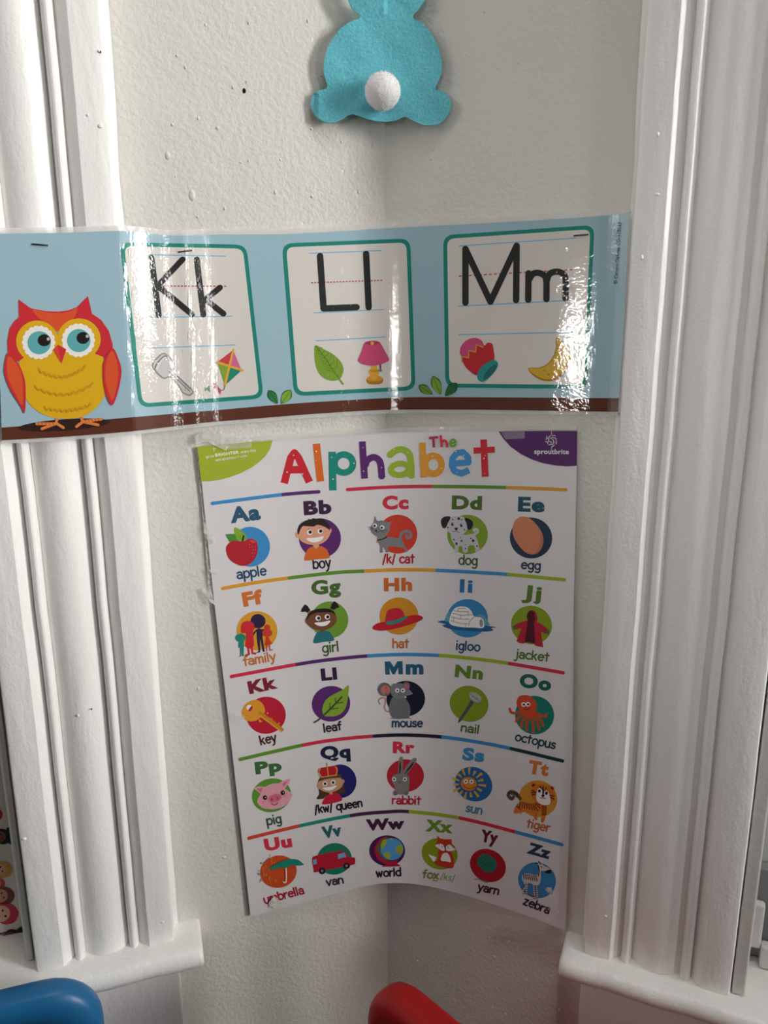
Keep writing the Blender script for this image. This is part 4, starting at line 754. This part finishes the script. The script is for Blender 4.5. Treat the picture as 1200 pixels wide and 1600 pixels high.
P.s('#165a4d', 9, [(400, 640), (480, 580), (570, 610)], [(390, 700), (480, 650), (600, 660)], [(420, 750), (500, 690), (630, 700)], [(470, 790), (540, 720), (600, 700)], [(560, 800), (590, 740), (640, 720)]).s('#4a6b66', 10, [(315, 938), (380, 935), (450, 970), (500, 985), (540, 970)])
P = cell('zebra', 785, 1305, 'Zz', '#233C58', (372, 275), (732, 378), 190, '#222a38', 'zebra', (325, 1075), (715, 1225), 84, 'striped zebra on a blue circle')
P.e('#3C86BC', 542, 702, 300, 276, 25).c('#D6CCC6', [(310, 680), (330, 600), (430, 600), (540, 620), (565, 540), (555, 450), (600, 430), (660, 480), (760, 530), (740, 590), (670, 560), (600, 560), (605, 660), (580, 760), (540, 780), (440, 750), (340, 730)])
P.c(BK, [(660, 570), (700, 545), (755, 535), (762, 590), (700, 595)]).s(BK, 14, *[[(330 + 32 * i, 598 + 5 * i), (345 + 33 * i, 680 + 6 * i)] for i in range(7)]).s(BK, 16, [(510, 430), (545, 442)], [(565, 405), (600, 445)], [(605, 490), (615, 495)], [(560, 470), (575, 560), (560, 640)])
P.s('#CFC6C2', 26, [(345, 740), (370, 800), (325, 860), (330, 930)], [(390, 740), (375, 870), (385, 950)], [(490, 770), (500, 900), (510, 995)], [(535, 775), (545, 900), (545, 1000)], smooth=False)
P.s(BK, 9, *[[(318 + 10 * (i % 2), 770 + 34 * i), (400 - 10 * (i % 2), 775 + 34 * i)] for i in range(5)], *[[(482, 790 + 28 * i), (558, 795 + 28 * i)] for i in range(8)]).s('#7b4a52', 14, [(395, 915), (470, 945), (540, 965)]).p('#E5D8BE', [(690, 810), (760, 820), (790, 910), (730, 880)])
for P, C, label in CELLS:
    P.build('picture', S_POSTER, poster, d=.000025, label=label); C.build('caption', S_POSTER, poster, label='printed caption under the ' + label.split(' on ')[0])
# sticky tape on the poster
M_TAPE = clear_film('clear_tape', .3, .12, (.86, .84, .79, 1)); M_TAPE2 = clear_film('cloudy_tape', .5, .25, (.80, .78, .72, 1))
def tape(pts, off, mat, jag=0.0, label=None, base=S_POSTER):
    rg_ = random.Random(int(pts[0][0] * 7)); tv, tf = fill([pts], 6)
    V = [base(x, y, off + rg_.uniform(-jag, jag)) for x, y in tv]; o = link_mesh('sticky_tape', V, tf, mat, poster)
    if label: o['label'] = label
    return o
tape([(384, 684)] + [(x, y - 7) for x, y in PT[14:]] + [(901, 673)] + [(x, y + 1.5) for x, y in PT[14:]][::-1] + [(386, 692)], .0007, M_TAPE, label='long clear tape along the top edge')
tape([(304, 680), (322, 673), (352, 674), (386, 683), (394, 689), (360, 694), (352, 704), (338, 697), (322, 689), (306, 694)], .0016, M_TAPE2, .0005, 'crumpled tape on the top left corner')
tape([(352, 694), (392, 691), (393, 699), (356, 702)], .0009, M_TAPE, label='short clear tape over the green badge')
tape([(783, 674), (820, 673.5), (820, 685), (790, 686)], .0009, clear_film('badge_tape', .35, .15, (.62, .55, .66, 1)), label='short clear tape over the purple badge')
tape([(306, 700), (311, 700), (330, 838), (342, 942), (337, 946), (326, 930), (320, 840)], -.0012, M_TAPE2, .0006, 'torn tape behind the left edge')
tape([(318, 812), (338, 846), (327, 850), (318, 832)], .0012, M_TAPE2, .0008); tape([(325, 888), (342, 893), (341, 897), (327, 895)], .0012, M_TAPE2, .0004)
tape([(316, 920), (324, 917), (332, 928), (336, 944), (328, 940)], .0016, M_TAPE2, .001, 'curled tape scrap on the left edge')
tape([(356, 1112), (383, 1118), (380, 1128), (362, 1132)], .0009, M_TAPE, .0002); tape([(420, 1408), (428, 1398), (434, 1408), (430, 1417), (420, 1416)], .0016, pbsdf('torn_paper', '#D9D2C8', .7, .2), .0006, 'torn scrap over the word umbrella')
tape([(424, 1396), (434, 1402), (440, 1410), (432, 1412)], .0014, M_TAPE2, .0004); tape([(856, 1412), (872, 1404), (874, 1425), (860, 1430)], .0012, M_TAPE, .0003); tape([(852, 1387), (862, 1385), (864, 1396), (858, 1396)], .0014, M_TAPE2, .0006)
# ------------------------------------------------------------------ felt bunny with a pompom tail
FELT = pbsdf('blue_felt', '#60B9C8', .95, .1, bump=[(600, .5, .001), (150, .4, .0015)], sheen=.3, mix=('#74c9d5', 500, .35, .7))
S_BUN = Sheet(spline([(-.16, -.058), (-.064, -.0240), (-.05, -.0232), (-.03, -.0220), (0, -.0205), (.03, -.0238), (.05, -.0278), (.066, -.0322), (.16, -.068)], 6))
bunny = thing('felt_bunny', S_BUN(600, 190), 'blue felt bunny cutout with a white pompom tail, hung across the corner', 'wall decoration')
out = [(440, 122), (385, 60), (352, -10), (335, -90), (345, -190), (400, -250), (470, -230), (530, -150), (575, -70), (610, -30), (655, -70), (705, -150), (770, -240), (840, -250), (890, -180), (895, -90), (870, 0), (830, 65), (792, 118), (865, 165), (940, 265), (985, 390), (982, 500), (945, 598), (1010, 622), (1048, 690), (1032, 768), (970, 830), (885, 842), (805, 818), (738, 785), (680, 808), (600, 818), (500, 805), (420, 776), (372, 768), (310, 805), (240, 826), (170, 802), (120, 740), (116, 665), (155, 612), (220, 585), (196, 480), (215, 345), (285, 225), (370, 152)]
poly = [(460 + x * .23333, y * .23333) for x, y in spline(out, 4, True)]
tv, tf = fill([poly], 6)
def bun(x, y, o):
    w = .0006 * math.sin(x * .09) * math.cos(y * .07); ear = max(0, (30 - y)) * .00012
    g = lambda v, c, s: math.exp(-((v - c) / s) ** 2)
    crease = .0009 * g(y - (x - 545) * .45, 122, 3.5) * g(x, 548, 16) + .0008 * g(x + (y - 12) * .5, 596, 2.6) * g(y, 8, 22) + .0008 * g(x + (y - 12) * 1.1, 575, 2.6) * g(y, 10, 18) + .0007 * g(x - (y - 12) * .9, 628, 3) * g(y, 5, 20)
    return S_BUN(x, y, o + w + ear * (.5 if x < 600 else -.5) - crease)
V = [bun(x, y, .0015) for x, y in tv]; n = len(V); V += [bun(x, y, 0) for x, y in tv]
ed = {}
for f in tf:
    for a, b in zip(f, f[1:] + f[:1]): ed[(a, b)] = ed.get((a, b), 0) + 1
Fc = tf + [[n + i for i in f[::-1]] for f in tf] + [[b, a, n + a, n + b] for (a, b) in ed if (b, a) not in ed]
o = link_mesh('felt_body', V, Fc, FELT, bunny, smooth=False)
bm = bmesh.new(); bmesh.ops.create_icosphere(bm, subdivisions=5, radius=1)
rg = random.Random(4); c0 = S_BUN(598.5, 150.5, .0125)
from mathutils import noise
for v in bm.verts:
    d = v.co.normalized(); r = .0131 * (1 + .035 * noise.noise(d * 3) + .03 * noise.noise(d * 11) + .035 * noise.noise(d * 34)); v.co = c0 + Vector((d.x, d.y, d.z * .95)) * r
for _ in range(1500):
    d = Vector((rg.gauss(0, 1), rg.gauss(0, 1), rg.gauss(0, 1))).normalized(); u = d.orthogonal().normalized(); u.rotate(Matrix.Rotation(rg.uniform(0, 6.28), 3, d)); b0 = c0 + d * .0127
    bm.faces.new([bm.verts.new(b0 + u * .00022), bm.verts.new(b0 - u * .00022), bm.verts.new(b0 + d * rg.uniform(.0006, .0015) + u * rg.uniform(-.0008, .0008))])
o = bm_obj('pompom_tail', bm, pbsdf('white_pompom', '#F1EFF0', 1, .05, sheen=.5, bump=[(900, .6, .0012)]), bunny); o['label'] = 'white fluffy pompom'
# ------------------------------------------------------------------ staples
M_STEEL = pbsdf('staple_steel', '#55524e', .32, .5, metal=1)
def staple(x0, y0, x1, y1, label, mat=M_STEEL):
    root = bpy.data.objects
    a = [S_STRIP(x0, y0, h) for h in (-.0008, .0007)]; b = [S_STRIP(x1, y1, h) for h in (.0007, -.0008)]
    pts = [a[0], a[1]] + [a[1].lerp(b[0], t) + (S_STRIP((x0 + x1) / 2, y0, .0003) - S_STRIP((x0 + x1) / 2, y0, 0)) for t in (.15, .5, .85)] + [b[0], b[1]]
    bm = bmesh.new(); R = .00042; prev = None
    for i, p in enumerate(pts):
        d = (pts[min(i + 1, len(pts) - 1)] - pts[max(i - 1, 0)]).normalized(); u = d.cross(Vector((0, .3, 1))).normalized(); w = d.cross(u)
        ring = [bm.verts.new(p + (u * math.cos(k * math.pi / 4) + w * math.sin(k * math.pi / 4)) * R * (1.3 if 0 < i < len(pts) - 1 else 1)) for k in range(8)]
        if prev:
            for k in range(8): bm.faces.new((prev[k], prev[(k + 1) % 8], ring[(k + 1) % 8], ring[k]))
        else: bm.faces.new(ring[::-1])
        prev = ring
    bm.faces.new(prev); o = bm_obj('staple', bm, mat); tag(o, label, 'staple', 'staples in the alphabet strip')
staple(50.5, 381.5, 74.5, 383.5, 'metal staple above the owl on the light blue strip')
staple(279, 394, 299, 391.5, 'metal staple at the top of the Kk card')
staple(897, 368.5, 919, 366.5, 'metal staple in the top right corner of the Mm card')
# ------------------------------------------------------------------ sheet printed with little faces, in the left window
def wplane(px, py, t, left=True):
    s_, z = on_wall(px, py, t, left); return Vector((*wp(s_, t), z))
FT = -.033
fs = thing('sticker_sheet', wplane(20, 1490, FT), 'white sheet printed with rows of little girl faces, at the left window edge', 'printed sheet')
bm = bmesh.new(); wall_box(bm, -.3285, -.62, FT - .0006, FT, ZS_L + .004, 1.02); bm_obj('paper_sheet', bm, pbsdf('cream_sheet', '#E9E0D4', .55, .3), fs, smooth=False)
class Flat:
    def __call__(self, px, py, off=0): return wplane(px, py, FT + off)
FLAT = Flat()
heads = [(-12, 1272, 12, '#C4373F', SK), (2, 1307, 12, '#2A2430', '#8A5440'), (2, 1358, 13, '#D9A24E', '#E8A98A'), (-4, 1380, 9, '#D84A5A', '#E8A98A'), (4, 1399, 14, '#7A3F34', '#D89A78'), (6, 1427, 17, '#D2334A', '#EDB698'), (18, 1466, 14, '#2A2228', '#8A4A3A'), (-8, 1475, 11, '#E0B04A', '#E8A98A')]
for i, (x, y, r, hc, sc_) in enumerate(heads):
    A = Art().c(hc, [(x - r, y), (x - r * .3, y - r * .95), (x + r * .8, y - r * .8), (x + r * 1.35, y), (x + r * .9, y + r * .85), (x - r * .2, y + r * .95)]).e(sc_, x - r * .25, y + r * .05, r * .85, r * .75, -15).e(BK, x - r * .1, y - r * .25, r * .1).e(BK, x + r * .15, y + r * .25, r * .1).s('#A8404A', r * .1, [(x - r * .55, y - r * .05), (x - r * .5, y + r * .15), (x - r * .35, y + r * .25)])
    if hc in ('#2A2430', '#2A2228'): A.e(hc, x + r * 1.1, y - r * .85, r * .42).e(hc, x + r * 1.25, y + r * .6, r * .42)
    A.build('face_print', FLAT, fs, base=.0003, step=5, label=('red', 'black', 'blond', 'pink', 'brown', 'bright red', 'black', 'blond')[i] + '-haired printed face')
A = Art().p('#3E3568', [(20, 1488), (30, 1486), (43, 1489), (40, 1495), (20, 1497), (0, 1502), (-10, 1503), (-10, 1500), (10, 1496)]); A.build('face_print', FLAT, fs, base=.0003, step=5, label='purple printed shape at the sheet bottom')
# ------------------------------------------------------------------ white bracket and grey block at the right window
def rbox(bm, a, b, t0, t1, z0, z1): wall_box(bm, a, b, t0, t1, z0, z1)
br = thing('window_bracket', (*wp(.345, -.03), ZS_R), 'white plastic bracket standing on the right window sill', 'bracket')
bm = bmesh.new(); rbox(bm, .3245, .3345, -.030, -.022, ZS_R + .0165, ZS_R + .060); bm_obj('upright_plate', bm, pbsdf('white_plastic', '#DDDBD8', .35, .5), br, smooth=False, bevel=.0025)
bm = bmesh.new(); rbox(bm, .3347, .47, -.030, -.020, ZS_R + .0005, ZS_R + .022); bm_obj('foot_rail', bm, pbsdf('white_plastic', '#DDDBD8', .35, .5), br, smooth=False, bevel=.002)
gb = thing('grey_latch', (*wp(.34, -.04), ZS_R), 'grey plastic latch block behind the white bracket on the right window', 'latch')
bm = bmesh.new(); rbox(bm, .3245, .345, -.0435, -.0325, ZS_R + .0005, ZS_R + .088); bm_obj('latch_block', bm, pbsdf('grey_plastic', '#8b8b8c', .45, .4), gb, smooth=False, bevel=.002)
bm = bmesh.new(); rbox(bm, .346, .47, -.0435, -.0325, ZS_R + .0005, ZS_R + .060); bm_obj('latch_bar', bm, pbsdf('dark_plastic', '#4a4a4d', .45, .4), gb, smooth=False, bevel=.002)
# ------------------------------------------------------------------ small plastic chairs
def rrect(w, h, r, n=8, r2=None):
    """outline from lower left, counter-clockwise; big top radius r, small lower radius r2"""
    r2 = r2 or r; P = []
    for cx, cy, a0, q in ((-w / 2 + r2, r2, 180, r2), (w / 2 - r2, r2, 270, r2), (w / 2 - r, h - r, 0, r), (-w / 2 + r, h - r, 90, r)):
        P += [(cx + q * math.cos(math.radians(a0 + 90 * i / n)), cy + q * math.sin(math.radians(a0 + 90 * i / n))) for i in range(n + 1)]
    return P
def chair(corner, d, facing, width, ztop, mat, label, left_end, radius, th, seat_mat_dark, tilt=.0):
    """corner: plan point of the top corner; d: plan direction along the back; facing: plan direction of the seat"""
    d = Vector(d).normalized(); f = Vector(facing).normalized(); mid = Vector(corner) + d * (width / 2)
    base = thing('plastic_chair', (mid.x, mid.y, 0), label, 'chair', 'small plastic chairs')
    z0 = ztop - .29
    def M(u, v, w): return Vector((mid.x + d.x * u + f.x * w, mid.y + d.y * u + f.y * w, v))
    # moulded back: rounded slab with a shallow recess on the seat side
    bm = bmesh.new(); O = rrect(width, .29, radius, 8, .03); I = [(x * (1 - .040 / width), .145 + (y - .145) * (1 - .040 / .29)) for x, y in O]; I2 = [(x * (1 - .052 / width), .145 + (y - .145) * (1 - .052 / .29)) for x, y in O]
    e_ = .007
    loops = []
    ins = lambda q: [(x * (1 - 2 * q / width), q + y * (1 - 2 * q / .29)) for x, y in O]
    prof = [(ins(.010), -th), (ins(.004), -th + .002), (ins(.0012), -th + .0055), (O, -th + .010), (O, -.011), (ins(.0012), -.006), (ins(.004), -.002), (ins(.010), 0), (I, 0), (I2, -.007)]
    for pl, w in prof: loops.append([bm.verts.new(M(x, z0 + y, w)) for x, y in pl])
    n = len(O)
    for a, b in zip(loops, loops[1:]):
        for i in range(n): bm.faces.new((a[i], a[(i + 1) % n], b[(i + 1) % n], b[i]))
    bm.faces.new(loops[0][::-1]); bm.faces.new(loops[-1])
    o = bm_obj('backrest', bm, mat, base); md = o.modifiers.new('edges', 'EDGE_SPLIT'); md.split_angle = math.radians(55)
    zs = ztop - .31; sd = .21
    bm = bmesh.new(); O2 = [(x, y) for x, y in rrect(width * .92, sd, .035)]
    bt = [bm.verts.new(M(x, zs - .022, -th + .004 + y)) for x, y in O2]; tp = [bm.verts.new(M(x, zs, -th + .004 + y)) for x, y in O2]; tp2 = [bm.verts.new(M(x * .8, zs - .006, -th + .03 + y * .75)) for x, y in O2]; n = len(O2)
    for a, b in ((bt, tp), (tp, tp2)):
        for i in range(n): bm.faces.new((a[i], a[(i + 1) % n], b[(i + 1) % n], b[i]))
    bm.faces.new(bt[::-1]); bm.faces.new(tp2); bm_obj('seat', bm, mat, base, bevel=.004, seg=2)
    bm = bmesh.new()
    for sx in (-1, 1):
        for k in range(2): pass
    for sx in (-1, 1):
        for fr in (0, 1):
            bm = bmesh.new(); u0 = sx * width * .36; w0 = -th + .03 + fr * (sd - .06); u1 = sx * width * .42; w1 = w0 + (.02 if fr else -.012); R = .014
            ra = [bm.verts.new(M(u1 + R * math.cos(k * math.pi / 6), 0.001, w1 + R * math.sin(k * math.pi / 6))) for k in range(12)]; rb = [bm.verts.new(M(u0 + R * 1.25 * math.cos(k * math.pi / 6), zs - .0215, w0 + R * 1.25 * math.sin(k * math.pi / 6))) for k in range(12)]
            for k in range(12): bm.faces.new((ra[k], ra[(k + 1) % 12], rb[(k + 1) % 12], rb[k]))
            bm.faces.new(ra[::-1]); bm.faces.new(rb); bm_obj('leg', bm, mat, base)
    for sx in (-1, 1):      # struts that join the back to the seat
        bm = bmesh.new(); u = sx * width * .34
        pl = [M(u - .013, zs - .01, -th + .006), M(u + .013, zs - .01, -th + .006), M(u + .013, zs - .01, -.004), M(u - .013, zs - .01, -.004)]
        a = [bm.verts.new(p) for p in pl]; b = [bm.verts.new(p + Vector((0, 0, z0 + .03 - zs + .01))) for p in pl]
        for k in range(4): bm.faces.new((a[k], a[(k + 1) % 4], b[(k + 1) % 4], b[k]))
        bm.faces.new(a[::-1]); bm.faces.new(b); bm_obj('back_strut', bm, mat, base, bevel=.003, seg=2)
    return base
M_RED = pbsdf('red_plastic', '#A50F0A', .45, .3, bump=[(300, .08, .001)]); M_BLUE = pbsdf('blue_plastic', '#1B6394', .38, .4, bump=[(300, .08, .001)])
pr = at_z(566, 1535, .60); pd = at_z(690, 1600, .60) - at_z(590, 1516, .60)
chair((pr.x, pr.y), (pd.x, pd.y), (pd.y, -pd.x), .27, .60, M_RED, 'red plastic chair with its back in the corner under the poster', True, .032, .032, None)
chair((-.228 - .27 * .951, -.158 - .27 * .309), (.951, .309), (.309, -.951), .27, .60, M_BLUE, 'blue plastic chair with its back against the left window sill', False, .040, .026, None)
